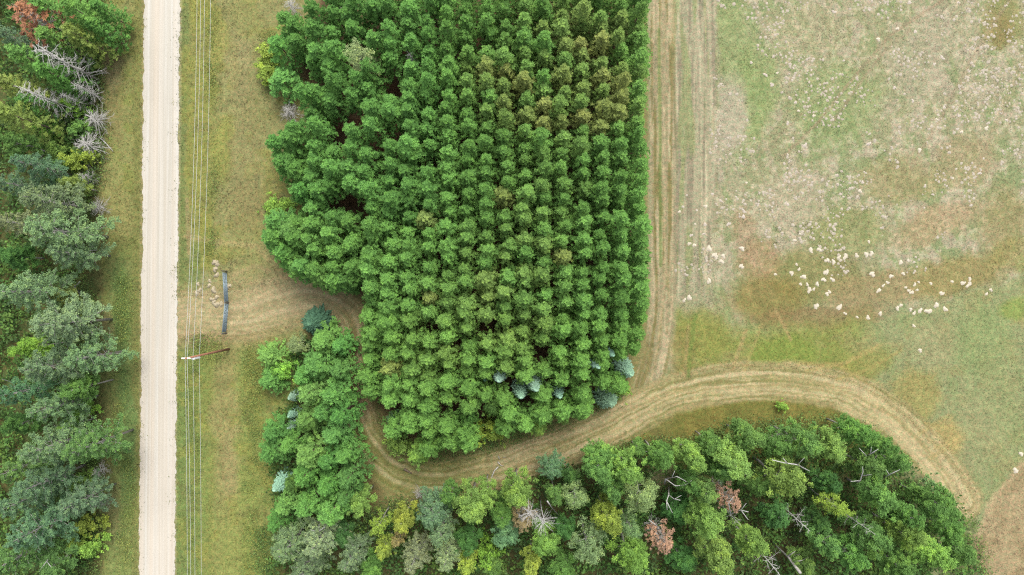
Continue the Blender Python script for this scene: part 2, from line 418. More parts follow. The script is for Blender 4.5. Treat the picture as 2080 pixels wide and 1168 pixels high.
    # the curving mown track
    td, ts = dist_line(wx * 0.35 + px * 0.65, wy * 0.35 + py * 0.65, TRACK_S)
    soft = sstep(760, 520, px); tw = sstep(47 + 34 * soft, 33 - 12 * soft, np.abs(td + 6 * (n_mid - .5) + 26 * soft * (n_big - .45)))
    east = sstep(1000, 1350, px)
    put(tw * 0.92, (164, 151, 108)); put(tw * east * 0.6, (182, 168, 124))
    put(tw * sstep(0.46, 0.66, fbm(td / 7, ts / 110, 151, 3)) * 0.7, (140, 138, 88))
    put(tw * sstep(0.50, 0.66, fbm(td / 3.6, ts / 120, 161, 3)) * 0.8, (202, 186, 146))
    put(tw * sstep(700, 560, px) * sstep(0.5, 0.62, fbm(td / 8, ts / 60, 171, 3)) * 0.7, (190, 168, 130))
    put(tw * sstep(740, 660, px) * sstep(720, 650, py) * 0.6, (188, 174, 138))
    put(tw * sstep(820, 700, px) * sstep(660, 720, py) * sstep(860, 800, py) * 0.7, (144, 118, 88))
    put(tw * sstep(1050, 900, px) * sstep(830, 890, py) * 0.65, (128, 132, 74))
    for off, hw, op in ((-15, 4.5, .55), (15, 4.5, .55), (-27, 2.5, .3), (4, 2, .25)):
        w = (1 - sstep(hw * .5, hw * 1.4, np.abs(td - off - 5 * (n_big - .5)))) * op * (0.4 + 1.2 * n_mid)
        put(w * sstep(380, 470, px), (212, 196, 158))
    lines(C, px, py, [([(1515, 672), (1500, 715), (1488, 752)], 5, (184, 164, 116), .7), ([(1545, 660), (1532, 700), (1512, 752)], 4, (178, 160, 108), .5), ([(1575, 630), (1594, 664), (1606, 690)], 4, (190, 164, 118), .6),
                      ([(1412, 640), (1404, 700), (1398, 764)], 5, (122, 144, 76), .6), ([(1398, 660), (1390, 770)], 4, (176, 156, 110), .5),
                      ([(1640, 752), (1715, 738), (1790, 700)], 5, (190, 172, 116), .6), ([(1700, 770), (1760, 752), (1830, 712)], 4, (182, 166, 106), .5), ([(1620, 738), (1700, 740), (1760, 776)], 5, (180, 162, 106), .55),
                      ([(1868, 880), (1930, 845), (1942, 900), (1890, 930)], 6, (188, 170, 116), .5), ([(1900, 910), (1950, 890)], 6, (192, 172, 118), .5), ([(1880, 860), (1935, 870)], 4, (186, 168, 110), .5),
                      ([(1590, 320), (1660, 250), (1740, 150), (1810, 70), (1930, -10)], 4, (170, 152, 126), .6), ([(1690, 250), (1760, 150), (1800, 100), (1850, 60)], 4, (166, 150, 124), .55),
                      ([(1850, 340), (1900, 260), (1990, 90), (2050, 0)], 5, (172, 156, 130), .5), ([(1540, 320), (1700, 160)], 3, (168, 154, 126), .4), ([(2080, 120), (1990, 330), (1960, 420)], 8, (170, 158, 126), .4),
                      ([(378, 480), (430, 490), (520, 500), (580, 560)], 7, (186, 170, 122), .6), ([(470, 560), (520, 540), (600, 570), (690, 600)], 6, (186, 166, 126), .5),
                      ([(380, 405), (384, 520)], 5, (176, 156, 118), .6), ([(366, -20), (362, 400), (356, 800), (354, 1200)], 5, (190, 180, 146), .6), ([(292, -20), (287, 500), (284, 1200)], 4, (178, 164, 122), .6)])
    C *= (0.90 + 0.20 * n_sm)[:, None]
    return C

def to_px(X, Y): return X * PXM + 1040, 584 - Y * PXM

# one sheet: fine inside the picture, growing to the horizon; split by land use along shared edges
STEP = 0.18
def axis(half):
    a = np.arange(-half, half + STEP / 2, STEP); far = half + np.cumsum(STEP * 1.35 ** np.arange(1, 31))
    return np.concatenate([-far[::-1], a, far])
gx = axis(75.0); gy = axis(43.5)
GX, GY = np.meshgrid(gx, gy, indexing='ij'); X = GX.ravel(); Y = GY.ravel()
PXg, PYg = to_px(np.clip(X, -120, 120), np.clip(Y, -80, 80))
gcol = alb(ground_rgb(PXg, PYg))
nx, ny = len(gx), len(gy)
idx = np.arange(nx * ny).reshape(nx, ny)
quads = np.stack([idx[:-1, :-1], idx[1:, :-1], idx[1:, 1:], idx[:-1, 1:]], -1).reshape(-1, 4)
cx = (PXg[quads[:, 0]] + PXg[quads[:, 2]]) / 2; cy = (PYg[quads[:, 0]] + PYg[quads[:, 2]]) / 2
tdist, _ = dist_line(cx, cy, TRACK_S); fdist, _ = dist_line(cx, cy, FTRACK_S)
zone = np.zeros(len(quads), int)
zone[inpoly(cx, cy, FIELD) > 0] = 1
zone[(np.abs(fdist) < 26)] = 3
zone[(np.abs(tdist) < 40) & (cx > 372)] = 2
ZG = 0.05 * (fbm(X / 2.2, Y / 2.2, 201) - 0.5) * np.exp(-(np.hypot(X, Y) / 110) ** 4)
for z, nm in ((0, 'ground'), (1, 'meadow_field'), (2, 'mown_track'), (3, 'field_edge_path')):
    f = quads[zone == z]; used, inv = np.unique(f, return_inverse=True)
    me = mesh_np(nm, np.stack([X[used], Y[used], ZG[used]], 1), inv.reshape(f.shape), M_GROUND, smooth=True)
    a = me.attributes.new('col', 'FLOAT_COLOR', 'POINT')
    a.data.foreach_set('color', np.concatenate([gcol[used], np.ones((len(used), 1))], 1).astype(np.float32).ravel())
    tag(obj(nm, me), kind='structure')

# gravel road: a crowned sheet with ragged edges
ys = np.concatenate([np.arange(-1500, -60, 20), np.arange(-60, 60, 0.11), np.arange(60, 1500, 20)])
pyr = 584 - np.clip(ys, -120, 120) * PXM
cxp = 329.5 - pyr * (10.5 / 1168); rc = (cxp - 1040) / PXM
hw = 2.52 + 0.0 * ys
eL = rc - hw + 0.50 * (fbm(ys / 0.9, ys * 0, 301, 4, .75) - 0.5) + 0.25 * (fbm(ys / 6, ys * 0, 303) - .5)
eR = rc + hw + 0.60 * (fbm(ys / 0.8, ys * 0, 305, 4, .75) - 0.5) + 0.25 * (fbm(ys / 6, ys * 0, 307) - .5)
ts_ = np.array([0, .03, .1, .25, .5, .75, .9, .97, 1.0]); zs_ = np.array([.035, .05, .075, .10, .12, .10, .075, .05, .035])
V = np.stack([np.stack([eL + (eR - eL) * t, ys, np.full_like(ys, z)], 1) for t, z in zip(ts_, zs_)], 1)
ri = np.arange(V.shape[0] * 9).reshape(-1, 9)
RQ = np.stack([ri[:-1, :-1], ri[:-1, 1:], ri[1:, 1:], ri[1:, :-1]], -1).reshape(-1, 4)
tag(obj('gravel_road', mesh_np('gravel_road', V.reshape(-1, 3), RQ, M_ROAD, smooth=True)), kind='structure')

# ------------------------------------------------------------------ grass, weeds and undergrowth (uncountable)
def blades(P, D, L, Wd, r, flat=0.0):
    """slim triangles: base point P, direction D (unit), length L, width Wd -> verts, faces"""
    n = len(P); R = r.normal(size=(n, 3)) * (1 - flat * .75) + np.array([0, 0, 2.0 * flat]); S = np.cross(D, R); S /= np.linalg.norm(S, axis=1)[:, None] + 1e-9
    v = np.stack([P + S * (Wd / 2)[:, None], P - S * (Wd / 2)[:, None], P + D * L[:, None]], 1).reshape(-1, 3)
    return v, np.arange(3 * n).reshape(-1, 3)

def cards(P, Nn, size, r, asp=0.62):
    """diamond leaves at P facing Nn"""
    n = len(P); R = r.normal(size=(n, 3)); U = np.cross(Nn, R); U /= np.linalg.norm(U, axis=1)[:, None] + 1e-9
    Vv = np.cross(Nn, U); Vv /= np.linalg.norm(Vv, axis=1)[:, None] + 1e-9
    s = size[:, None] / 2
    v = np.stack([P - U * s, P - Vv * s * asp + U * s * .1, P + U * s, P + Vv * s * asp + U * s * .1], 1).reshape(-1, 3)
    return v, np.arange(4 * n).reshape(-1, 4)

def unit(a): return a / (np.linalg.norm(a, axis=1)[:, None] + 1e-9)

def grass(name, label, n, region, hgt, wid, nb, brightness=1.0, seed=1):
    r = np.random.default_rng(seed)
    Xp = r.uniform(-74, 74, n * 4); Yp = r.uniform(-42.5, 42.5, n * 4); px, py = to_px(Xp, Yp)
    k = region(px, py, r); Xp, Yp, px, py = Xp[k][:n], Yp[k][:n], px[k][:n], py[k][:n]
    m = len(Xp); c = alb(np.clip(ground_rgb(px, py), 0, 255)) * brightness
    c *= r.uniform(0.78, 1.22, (m, 1)); c *= r.normal(1, 0.05, (m, 3))
    sc = r.uniform(0.6, 1.4, m)
    P = np.repeat(np.stack([Xp, Yp, np.full(m, -0.02)], 1), nb, 0); P[:, :2] += r.normal(0, 0.05, (m * nb, 2))
    D = r.normal(0, 1.0, (m * nb, 3)); D[:, 2] = np.abs(D[:, 2]) * .3 + .16; D = unit(D)
    v, f = blades(P, D, np.repeat(sc, nb) * hgt * r.uniform(.6, 1.2, m * nb), np.repeat(sc, nb) * wid, r, 1.0)
    o = obj(name, mesh_np(name, v, f, M_GRASSF, {'tint': np.repeat(c, nb, 0), 'v': r.uniform(0, .8, m * nb)}))
    return tag(o, label, 'grass', kind='stuff')

def road_gap(px, py): return (px < 281 - py * .0085 + 10) | (px > 364 - py * .0095)
open_e = lambda px, py: inpoly(px, py, PLANT) < -6
def reg_verge(px, py, r):
    return (((px > 195) & (px < 292 - py * .009)) | ((px > 366 - py * .0103) & (px < 620) & open_e(px, py) & (np.abs(dist_line(px, py, TRACK_S)[0]) > 38)))
def reg_field(px, py, r):
    return (inpoly(px, py, FIELD) > 0) | ((px > 1180) & (px < 1850) & (py > 815) & (py < 930) & (np.abs(dist_line(px, py, TRACK_S)[0]) > 40))
def reg_track(px, py, r):
    return (np.abs(dist_line(px, py, TRACK_S)[0]) < 50) & (px > 375) | ((px > 1318) & (px < 1458) & (py < 640))
grass('verge_grass', 'olive and yellow green grass and weeds covering both road verges', 40000, reg_verge, .17, .075, 5, 1.12, 3)
grass('field_grass', 'pale green and straw coloured grass covering the open field', 70000, reg_field, .17, .055, 3, 1.06, 4)
grass('track_grass', 'short mown straw and green grass on the curving track', 16000, reg_track, .13, .05, 3, 1.05, 5)

def undergrowth(name, label, n, region, zmax, size, cols, seed):
    r = np.random.default_rng(seed)
    Xp = r.uniform(-74, 74, n * 30); Yp = r.uniform(-44, 44, n * 30); px, py = to_px(Xp, Yp)
    k = region(px, py); Xp, Yp = Xp[k][:n], Yp[k][:n]; m = len(Xp)
    nl = 16; sc = r.uniform(.6, 1.5, m); base = np.stack([Xp, Yp, r.uniform(.1, zmax, m) * sc], 1)
    P = np.repeat(base, nl, 0) + r.normal(0, 1, (m * nl, 3)) * np.array([.42, .42, .22]) * np.repeat(sc, nl)[:, None]
    P[:, 2] = np.maximum(P[:, 2], .05)
    Nn = r.normal(0, .6, (m * nl, 3)); Nn[:, 2] = 1
    v, f = cards(P, unit(Nn), np.repeat(sc, nl) * size, r)
    c = np.array(cols)[r.integers(0, len(cols), m)] * r.uniform(.7, 1.3, (m, 1))
    o = obj(name, mesh_np(name, v, f, M_GRASSF, {'tint': np.repeat(c, nl, 0), 'v': r.uniform(0, 1, m * nl)}))
    return tag(o, label, 'undergrowth', kind='stuff')
GREENS = [(.045, .10, .025), (.06, .12, .03), (.075, .13, .03), (.05, .09, .03)]
undergrowth('woodland_undergrowth', 'low dark green bushes and saplings under the woods at left and bottom', 5200,
            lambda x, y: (inpoly(x, y, WOODS_W) > 4) | (inpoly(x, y, WOODS_S) > 12) | (inpoly(x, y, STRIP) > 8), 1.6, .38, GREENS, 21)
undergrowth('edge_weeds', 'bright green weeds along the edges of the woods', 1800,
            lambda x, y: ((np.abs(inpoly(x, y, WOODS_W)) < 14) | (np.abs(inpoly(x, y, WOODS_S)) < 18) | ((np.abs(inpoly(x, y, PLANT)) < 16) & (y > 790))) & (np.abs(dist_line(x, y, TRACK_S)[0]) > 44),
            .6, .19, [(.085, .15, .04), (.10, .14, .04), (.07, .12, .04)], 22)

undergrowth('goldenrod_weeds', 'yellow green goldenrod and weeds in patches along the wires and verge', 3400,
            lambda x, y: ((np.abs(x - 394 + 6 * np.sin(y / 40)) < 7) & (y > 690) & (fbm(x / 9, y / 30, 501) > .42)) | ((np.abs(x - 425) < 30) & (np.abs(y - 705) < 28)) | ((np.abs(x - 432) < 10) & (y < 520) & (fbm(x / 9, y / 40, 503) > .52))
            | ((np.abs(x - 548) < 14) & (np.abs(y - 130) < 65)) | ((np.abs(x - 255) < 18) & (y > 560) & (fbm(x / 14, y / 40, 505) > .50)) | ((np.abs(x - 520) < 26) & (y > 700) & (fbm(x / 14, y / 30, 507) > .52)),
            .22, .13, [(.13, .17, .045), (.16, .18, .05), (.10, .16, .05)], 23)

undergrowth('road_edge_weeds', 'low green weeds creeping over the gravel edges of the road', 600,
            lambda x, y: (np.abs(x - (290.5 - y * .0078)) < 4) | (np.abs(x - (366.5 - y * .0105)) < 4), .14, .12, [(.12, .14, .06), (.15, .15, .07), (.11, .13, .05)], 24)

# ------------------------------------------------------------------ tree prototypes
def pine_crown(name, r, h=12.0, zb=5.0, R=1.55, dense=1.0):
    """whorls of boughs carrying upturned needle tufts"""
    T = []
    z = zb
    while z < h - 0.35:
        t = (z - zb) / (h - zb)
        rad = R * 1.16 * (1 - t) ** .72 * (.86 + .14 * min(1, t * 5)) + .10
        nb = int(r.integers(5, 7)); a0 = r.uniform(0, 6.28)
        for b in range(nb):
            az = a0 + 6.283 * b / nb + r.normal(0, .2); L = rad * r.uniform(.65, 1.2)
            rise = .18 + .50 * t; dirv = np.array([math.cos(az), math.sin(az), 0])
            tv0 = r.random()
            for q in (.42, .62, .80, .88, .94, .97, 1.0, 1.0):
                if r.random() > dense: continue
                c = np.array([0, 0, z]) + dirv * L * q + np.array([0, 0, rise * L * q ** 1.6])
                g_ = .07 if q < .7 else .145
                c[:2] += r.normal(0, g_, 2); c[2] += r.normal(0, .07) + (.10 if q > .9 else 0)
                T.append((*c, *(dirv * (0.75 - .4 * t)), .8 + .35 * r.random(), tv0))
        z += r.uniform(.55, .80)
    for _ in range(8):
        T.append((r.normal(0, .12), r.normal(0, .12), h - r.uniform(0, .5), 0, 0, 0, .9, .7))
    T = np.array(T); m = len(T); nb = 11
    P = np.repeat(T[:, :3], nb, 0); D = np.repeat(T[:, 3:6], nb, 0) * .5 + np.array([0, 0, .42]) + r.normal(0, 1, (m * nb, 3)) * np.array([.75, .75, .3])
    s = np.repeat(T[:, 6], nb)
    v, f = blades(P - unit(D) * .05, unit(D), s * r.uniform(.22, .36, m * nb), s * .135, r, 1.0)
    tv = np.repeat(.15 + .55 * T[:, 7] + r.uniform(0, .3, m), nb) + r.normal(0, .08, m * nb)
    return mesh_np(name, v, f, M_NEEDLE, {'v': np.clip(tv, 0, 1)})

def spruce_crown(name, r, h=7.0, R=1.5):
    Pp, Dd, sz = [], [], []
    z = .25
    while z < h - .15:
        t = z / h; rad = R * (1 - t) ** .85 + .08; nb = int(9 + 6 * (1 - t)); a0 = r.uniform(0, 6.28)
        for b in range(nb):
            az = a0 + 6.283 * b / nb + r.normal(0, .1); L = rad * r.uniform(.8, 1.12); dv = np.array([math.cos(az), math.sin(az), -.12 + .5 * t]); sd = np.array([-dv[1], dv[0], 0])
            for q in np.linspace(.2, 1, max(3, int(L / .11))):
                for s in (-1, 1, 0):
                    w = (1.05 - q) * .42 * L
                    Pp.append(np.array([0, 0, z]) + dv * L * q); Dd.append(dv + sd * s * .9 + np.array([0, 0, .12]) + r.normal(0, .12, 3)); sz.append(min(.34, .12 + w))
        z += .24 + .12 * (1 - t)
    Pp = np.array(Pp); Dd = unit(np.array(Dd)); sz = np.array(sz)
    v, f = blades(Pp, Dd, sz * r.uniform(.8, 1.2, len(sz)), np.full(len(sz), .10), r, 1.0)
    return mesh_np(name, v, f, M_NEEDLE, {'v': r.uniform(.1, .9, len(f))})

def limb_tree(r, h, R, base, nl, up=(.35, .9), pale=False, sides=5, wob=.18):
    """trunk mesh with limbs; returns MB and the limb tips"""
    mb = MB(); top = h * .82; tr = .013 * h
    tp = [(r.normal(0, .02) * z, r.normal(0, .02) * z, z) for z in np.linspace(-.05, top, 7)]
    mb.tube(tp, [tr * (1 - .8 * i / 6) for i in range(7)], 7)
    tips = []
    for i in range(nl):
        t = base + (1 - base) * (i + .5) / nl; az = i * 2.399 + r.normal(0, .3)
        k = t * 6 * .97; j = int(k); p0 = np.array(tp[j]) * (1 - (k - j)) + np.array(tp[min(j + 1, 6)]) * (k - j)
        tt = (t - base) / (1 - base); L = R * (1 - .60 * tt ** 1.6) * r.uniform(.62, 1.0); rise = r.uniform(*up) * (.5 + .7 * tt)
        d = np.array([math.cos(az), math.sin(az), 0]); pts = []
        for q in np.linspace(0, 1, 5):
            p = p0 + d * L * q + np.array([0, 0, rise * L * q]); p[:2] += r.normal(0, wob * .4, 2) * q; pts.append(p)
        mb.tube(pts, [tr * .42 * (1 - .78 * q) for q in np.linspace(0, 1, 5)], sides, cap=False)
        tips.append((pts, L, d, tt))
    return mb, tips, np.array(tp[-1])

def broad_tree(name, r, h=14.0, R=2.6, nl=17, leaf=.20, nleaf=330, lobe=.95, barkmat=None, base=.42):
    """rounded crown of leafy lobes with gaps; trunk and limbs show through"""
    mb, tips, tt_ = limb_tree(r, h, R, base, nl)
    C = []
    for pts, L, d, t in tips:
        C.append((pts[-1][0] * .94, pts[-1][1] * .94, pts[-1][2] - .25, lobe * r.uniform(.6, 1.2)))
        for _k in range(3):
            w = pts[r.integers(2, 5)] + r.normal(0, .75, 3) * np.array([1, 1, .6]); C.append((*w, lobe * r.uniform(.3, .6)))
        q = pts[3] + np.array([r.normal(0, .5), r.normal(0, .45), r.uniform(.1, .6)]); C.append((*q, lobe * r.uniform(.5, .9)))
    for k in range(4): C.append((tt_[0] + r.normal(0, .55), tt_[1] + r.normal(0, .55), tt_[2] + r.uniform(.3, 1.4), lobe * r.uniform(.7, 1.05)))
    Ps, Ns, vs_ = [], [], []
    for x, y, z, s in C:
        n = int(nleaf * s * s / (lobe * lobe)); u = unit(r.normal(size=(n, 3))); u[:, 2] = np.where(u[:, 2] < -.25, -u[:, 2], u[:, 2])
        # small sprigs inside the lobe
        ns = 11; spr = unit(r.normal(size=(ns, 3))); spr[:, 2] = np.abs(spr[:, 2]); k = r.integers(0, ns, n)
        u = unit(u * .42 + spr[k]); rad = s * r.uniform(.35, 1.0, n) * (.75 + .65 * r.random(ns)[k])
        P = np.array([x, y, z]) + u * rad[:, None] * np.array([1, 1, .68]) + r.normal(0, .05, (n, 3))
        Ps.append(P); Ns.append(unit(u * .5 + np.array([0, 0, .8]) + r.normal(0, .45, (n, 3)))); vs_.append(np.clip(r.uniform(.15, .75) + .35 * (r.random(ns)[k] - .5) + r.normal(0, .12, n), 0, 1))
    P = np.concatenate(Ps); v, f = cards(P, np.concatenate(Ns), leaf * r.uniform(.65, 1.3, len(P)), r, .7)
    return mb.mesh(name + '_trunk', barkmat or M_PALEBARK, True), mesh_np(name + '_crown', v, f, M_LEAF, {'v': np.concatenate(vs_)})

def spray_tree(name, r, h=15.0, R=3.2, nl=46, leaf=.22, base=.28):
    """layered boughs with feathery sprays that thin toward light tips"""
    mb = MB(); tr = .012 * h
    mb.tube([(0, 0, -.05), (0, 0, h * .5), (0, 0, h * .97)], [tr, tr * .6, .03], 7)
    Ps, Ns, vs_ = [], [], []
    for i in range(nl):
        t = base + (1 - base) * (i + .5) / nl; z0 = h * t * .97; az = i * 2.399 + r.normal(0, .3); tt = (t - base) / (1 - base)
        L = R * (1 - tt ** 1.5) ** .75 * r.uniform(.65, 1.1) + .25; rise = r.uniform(.0, .35) + .5 * tt
        d = np.array([math.cos(az), math.sin(az), 0]); sd = np.array([-d[1], d[0], 0]); drop = r.uniform(.0, .22)
        bp = lambda q: np.array([0, 0, z0]) + d * L * q + np.array([0, 0, 1.0]) * (rise * L * q - drop * L * q * q)
        mb.tube([bp(q) for q in (0, .5, .95)], [tr * .3 * (1 - .5 * tt), tr * .2, .012], 4, cap=False)
        for k in range(int(5 + L * 4)):
            q = r.uniform(.22, 1.0); s = r.choice([-1, 1]); w = L * .42 * (1.12 - q) * r.uniform(.5, 1.1) + .12
            n = int(13 + 12 * w); a = r.random(n); c0 = bp(q); tw = unit((d * .8 + sd * s + np.array([0, 0, .25]))[None])[0]
            P = c0 + tw * (w * a)[:, None] + r.normal(0, .085, (n, 3)); Ps.append(P)
            Ns.append(unit(np.array([0, 0, 1.]) + .25 * d + r.normal(0, .42, (n, 3)))); vs_.append(np.clip(r.uniform(.1, .7) + .25 * (a - .3) + r.normal(0, .1, n), 0, 1))
    P = np.concatenate(Ps); v, f = cards(P, np.concatenate(Ns), leaf * r.uniform(.6, 1.3, len(P)), r, .5)
    return mb.mesh(name + '_trunk', M_PALEBARK, True), mesh_np(name + '_crown', v, f, M_LEAF, {'v': np.concatenate(vs_)})

def dead_tree(name, r, h=12.0, R=1.5, nl=30, mat=None, base=.15, star=False, twig=3):
    mat = mat or M_DEAD
    tm = MB(); tr = .0095 * h; tm.tube([(0, 0, -.05), (r.normal(0, .1), r.normal(0, .1), h * .5), (r.normal(0, .2), r.normal(0, .2), h)], [tr, tr * .7, .03], 6)
    bm_ = MB()
    for i in range(nl):
        t = base + (1 - base) * (i + .3) / nl
        if star: t = 1 - (1 - base) * .35 * (i / nl)
        az = i * 2.399 + r.normal(0, .35); L = R * ((1 - .75 * t) if not star else 1) * r.uniform(.6, 1.15) + .2
        d = Vector((math.cos(az), math.sin(az), r.uniform(-.1, .4) + (.5 * (1 - (1 - t)) if star else 0)))
        p0 = Vector((0, 0, h * t)); p1 = p0 + d * L * .5 + Vector((0, 0, r.normal(0, .06))); p2 = p0 + d * L + Vector((r.normal(0, .15), r.normal(0, .15), -.1 * L))
        bm_.tube([p0, p1, p2], [.026, .017, .007], 4, cap=False)
        for k in range(twig):
            q = r.uniform(.35, .95); c = p0.lerp(p2, q); e = d + Vector((r.normal(0, .7), r.normal(0, .7), r.uniform(-.2, .4)))
            bm_.tube([c, c + e.normalized() * L * r.uniform(.2, .45)], [.011, .005], 3, cap=False)
    return tm.mesh(name + '_trunk', mat, True), bm_.mesh(name + '_branches', mat)

R_ = np.random.default_rng(5)
PINE_IN = [pine_crown(f'pine_crown_{i}', R_, 12 + .3 * i, 4.6, 1.40 + .05 * (i % 4)) for i in range(7)]
PINE_EDGE = [pine_crown(f'edge_pine_crown_{i}', R_, 11.8 + .3 * i, .9, 1.75 + .1 * i) for i in range(4)]
def pine_trunk():
    mb = MB(); mb.tube([(0, 0, -.05), (.03, .02, 5), (0, 0, 11.6)], [.13, .10, .03], 7)
    for i in range(10):
        a = i * 2.4; z = 3 + .25 * i
        mb.tube([(0, 0, z), (math.cos(a) * .9, math.sin(a) * .9, z + .1)], [.025, .01], 3, cap=False)
    return mb.mesh('pine_trunk', M_BARK, True)
PTRUNK = pine_trunk()
SPRUCE = [spruce_crown(f'spruce_crown_{i}', R_, 7, 1.45 + .1 * i) for i in range(3)]
def small_trunk():
    mb = MB(); mb.tube([(0, 0, -.05), (0, 0, 6.8)], [.11, .02], 6); return mb.mesh('spruce_trunk', M_BARK, True)
STRUNK = small_trunk()
BROAD = [broad_tree(f'broad_{i}', R_, 14, 2.6, 15 + i, nleaf=360 + 20 * i) for i in range(5)]
THIN = [broad_tree(f'thin_{i}', R_, 14, 2.8, 16, leaf=.19, nleaf=170, lobe=1.0) for i in range(2)]
SPRAY = [spray_tree(f'spray_{i}', R_, 15, 3.2, 46 + 3 * i) for i in range(4)]
SHRUB = [broad_tree(f'shrub_{i}', R_, 3.2, 1.5, 9, leaf=.22, nleaf=120, lobe=.6, barkmat=M_BARK, base=.12) for i in range(3)]
DEADC = [dead_tree(f'dead_conifer_{i}', R_, 12, 1.7, 76, twig=5) for i in range(3)]
DEADB = [dead_tree(f'dead_shrub_{i}', R_, 3.5, 1.9, 64, base=.1, twig=5) for i in range(2)]
STAR = [dead_tree(f'star_{i}', R_, 13, 1.5, 34, M_WHITEDEAD, .55, True, 3) for i in range(2)]
SNAG = [dead_tree(f'snag_{i}', R_, 12, 2.6, 13, M_DEAD, .45, False, 6) for i in range(3)]
RUST = pine_crown('rust_crown', R_, 11, 4.5, 1.5, .6)

def tree(kind, px, py, r_px, h, color, label, cat, group=None, rz=None, hc=.78, name=None):
    """stand a tree so that its crown centre (hc of its height) shows at px, py with radius r_px"""
    rz = random.uniform(0, 6.28) if rz is None else rz
    x, y = W(px, py, h * hc); rad = r_px / PXM * (ALT - h * hc) / ALT
    nm, tr, cr, h0, r0 = kind
    o = empty(name or nm, (x, y, 0), rz, (rad / r0, rad / r0, h / h0))
    tag(o, label, cat, group)
    obj('trunk', tr, o); obj('crown', cr, o, color)
    return o

# ------------------------------------------------------------------ the pine plantation
def pine_color(px, py, r):
    t = np.array([.098, .212, .050]) * r.uniform(.82, 1.18)
    if px < 900 and py < 450: t = t * np.array([.92, .97, 1.0])
    yel = 0.0
    for ax, ay, s in ((1190, 110, 80), (1075, 190, 50), (1230, 190, 55), (1000, 150, 30), (1010, 560, 70), (1140, 330, 60), (930, 700, 80), (1060, 640, 60), (1090, 470, 50)):
        yel += math.exp(-((px - ax) ** 2 + (py - ay) ** 2) / (2 * s * s)) * (1.0 if py < 260 else .22)
    yel = min(1, yel) * r.uniform(.0, 1.25)
    if r.random() < .012: yel = .7
    yel = min(yel, 1) * .7
    c = t * (1 - yel) + np.array([.235, .245, .08]) * yel * r.uniform(.8, 1.1)
    if py > 640: c = c * np.array([1.08, 1.05, 1.0])
    return tuple(c), yel
HOLES = [(980, 660, 20), (1095, 735, 24), (826, 112, 24), (1160, 300, 18), (850, 460, 16), (870, 320, 16), (660, 220, 14), (690, 70, 16), (1040, 425, 12), (1175, 470, 14),
         (880, 180, 14), (700, 160, 10), (725, 108, 34), (1080, 300, 10), (865, 675, 14), (790, 800, 10),
         (1085, 790, 24), (1012, 768, 22), (1060, 800, 18), (1135, 800, 18), (1240, 815, 24), (1278, 757, 26), (1212, 742, 16), (1240, 718, 14)]
ORD = ['first', 'second', 'third', 'fourth', 'fifth', 'sixth', 'seventh', 'eighth', 'ninth', 'tenth', 'eleventh', 'twelfth', 'thirteenth', 'fourteenth', 'fifteenth', 'sixteenth',
       'seventeenth', 'eighteenth', 'nineteenth', 'twentieth', 'twenty-first', 'twenty-second', 'twenty-third', 'twenty-fourth', 'twenty-fifth', 'twenty-sixth', 'twenty-seventh', 'twenty-eighth', 'twenty-ninth', 'thirtieth',
       'thirty-first', 'thirty-second', 'thirty-third', 'thirty-fourth', 'thirty-fifth']
rp = np.random.default_rng(77)
pines = []
ncol = 0; x = 1303.0
while x > 540:
    y = -70 + rp.uniform(0, 30); lst = []
    while y < 940:
        jt = 2.6 if x > 780 else 4.6; px = x + rp.normal(0, jt) + 2 * math.sin(y / 90.0 + x) - (0 if x < 1280 or y < 640 else (y - 640) * .13); py = y + rp.normal(0, 4.0)
        a = np.array([px]); b = np.array([py])
        ins = inpoly(a, b, PLANT)[0]
        wild = px < 800 and py < 420
        if ins > 2 and not any(math.hypot(px - hx, py - hy) < hr for hx, hy, hr in HOLES) and not (wild and rp.random() < .17) and not (py > 815 and rp.random() < .25):
            lst.append((px, py, ins))
        y += (31.0 if not wild else 34.0) * rp.uniform(.9, 1.12)
    pines.append(lst); x -= 39.5
def pine_params(px, py, ins):
    edge = ins < 26
    h = 12.3 * rp.uniform(.84, 1.07) * (0.86 if (edge and px < 760) else 1)
    sc = rp.uniform(.80, 1.02) * (1.08 if px < 860 else 1.0)
    xx, yy = W(px, py, h * .93)
    return edge, h, sc, xx, yy
rest_v, rest_f, rest_c, rest_s = [], [], [], []
made = 0; nv = 0
protos = {}
def proto_np(me):
    if me.name not in protos:
        v = np.empty(len(me.vertices) * 3, np.float32); me.vertices.foreach_get('co', v)
        s = np.empty(len(me.polygons), np.float32); me.attributes['v'].data.foreach_get('value', s)
        protos[me.name] = (v.reshape(-1, 3), s)
    return protos[me.name]
rest_trunk = MB()
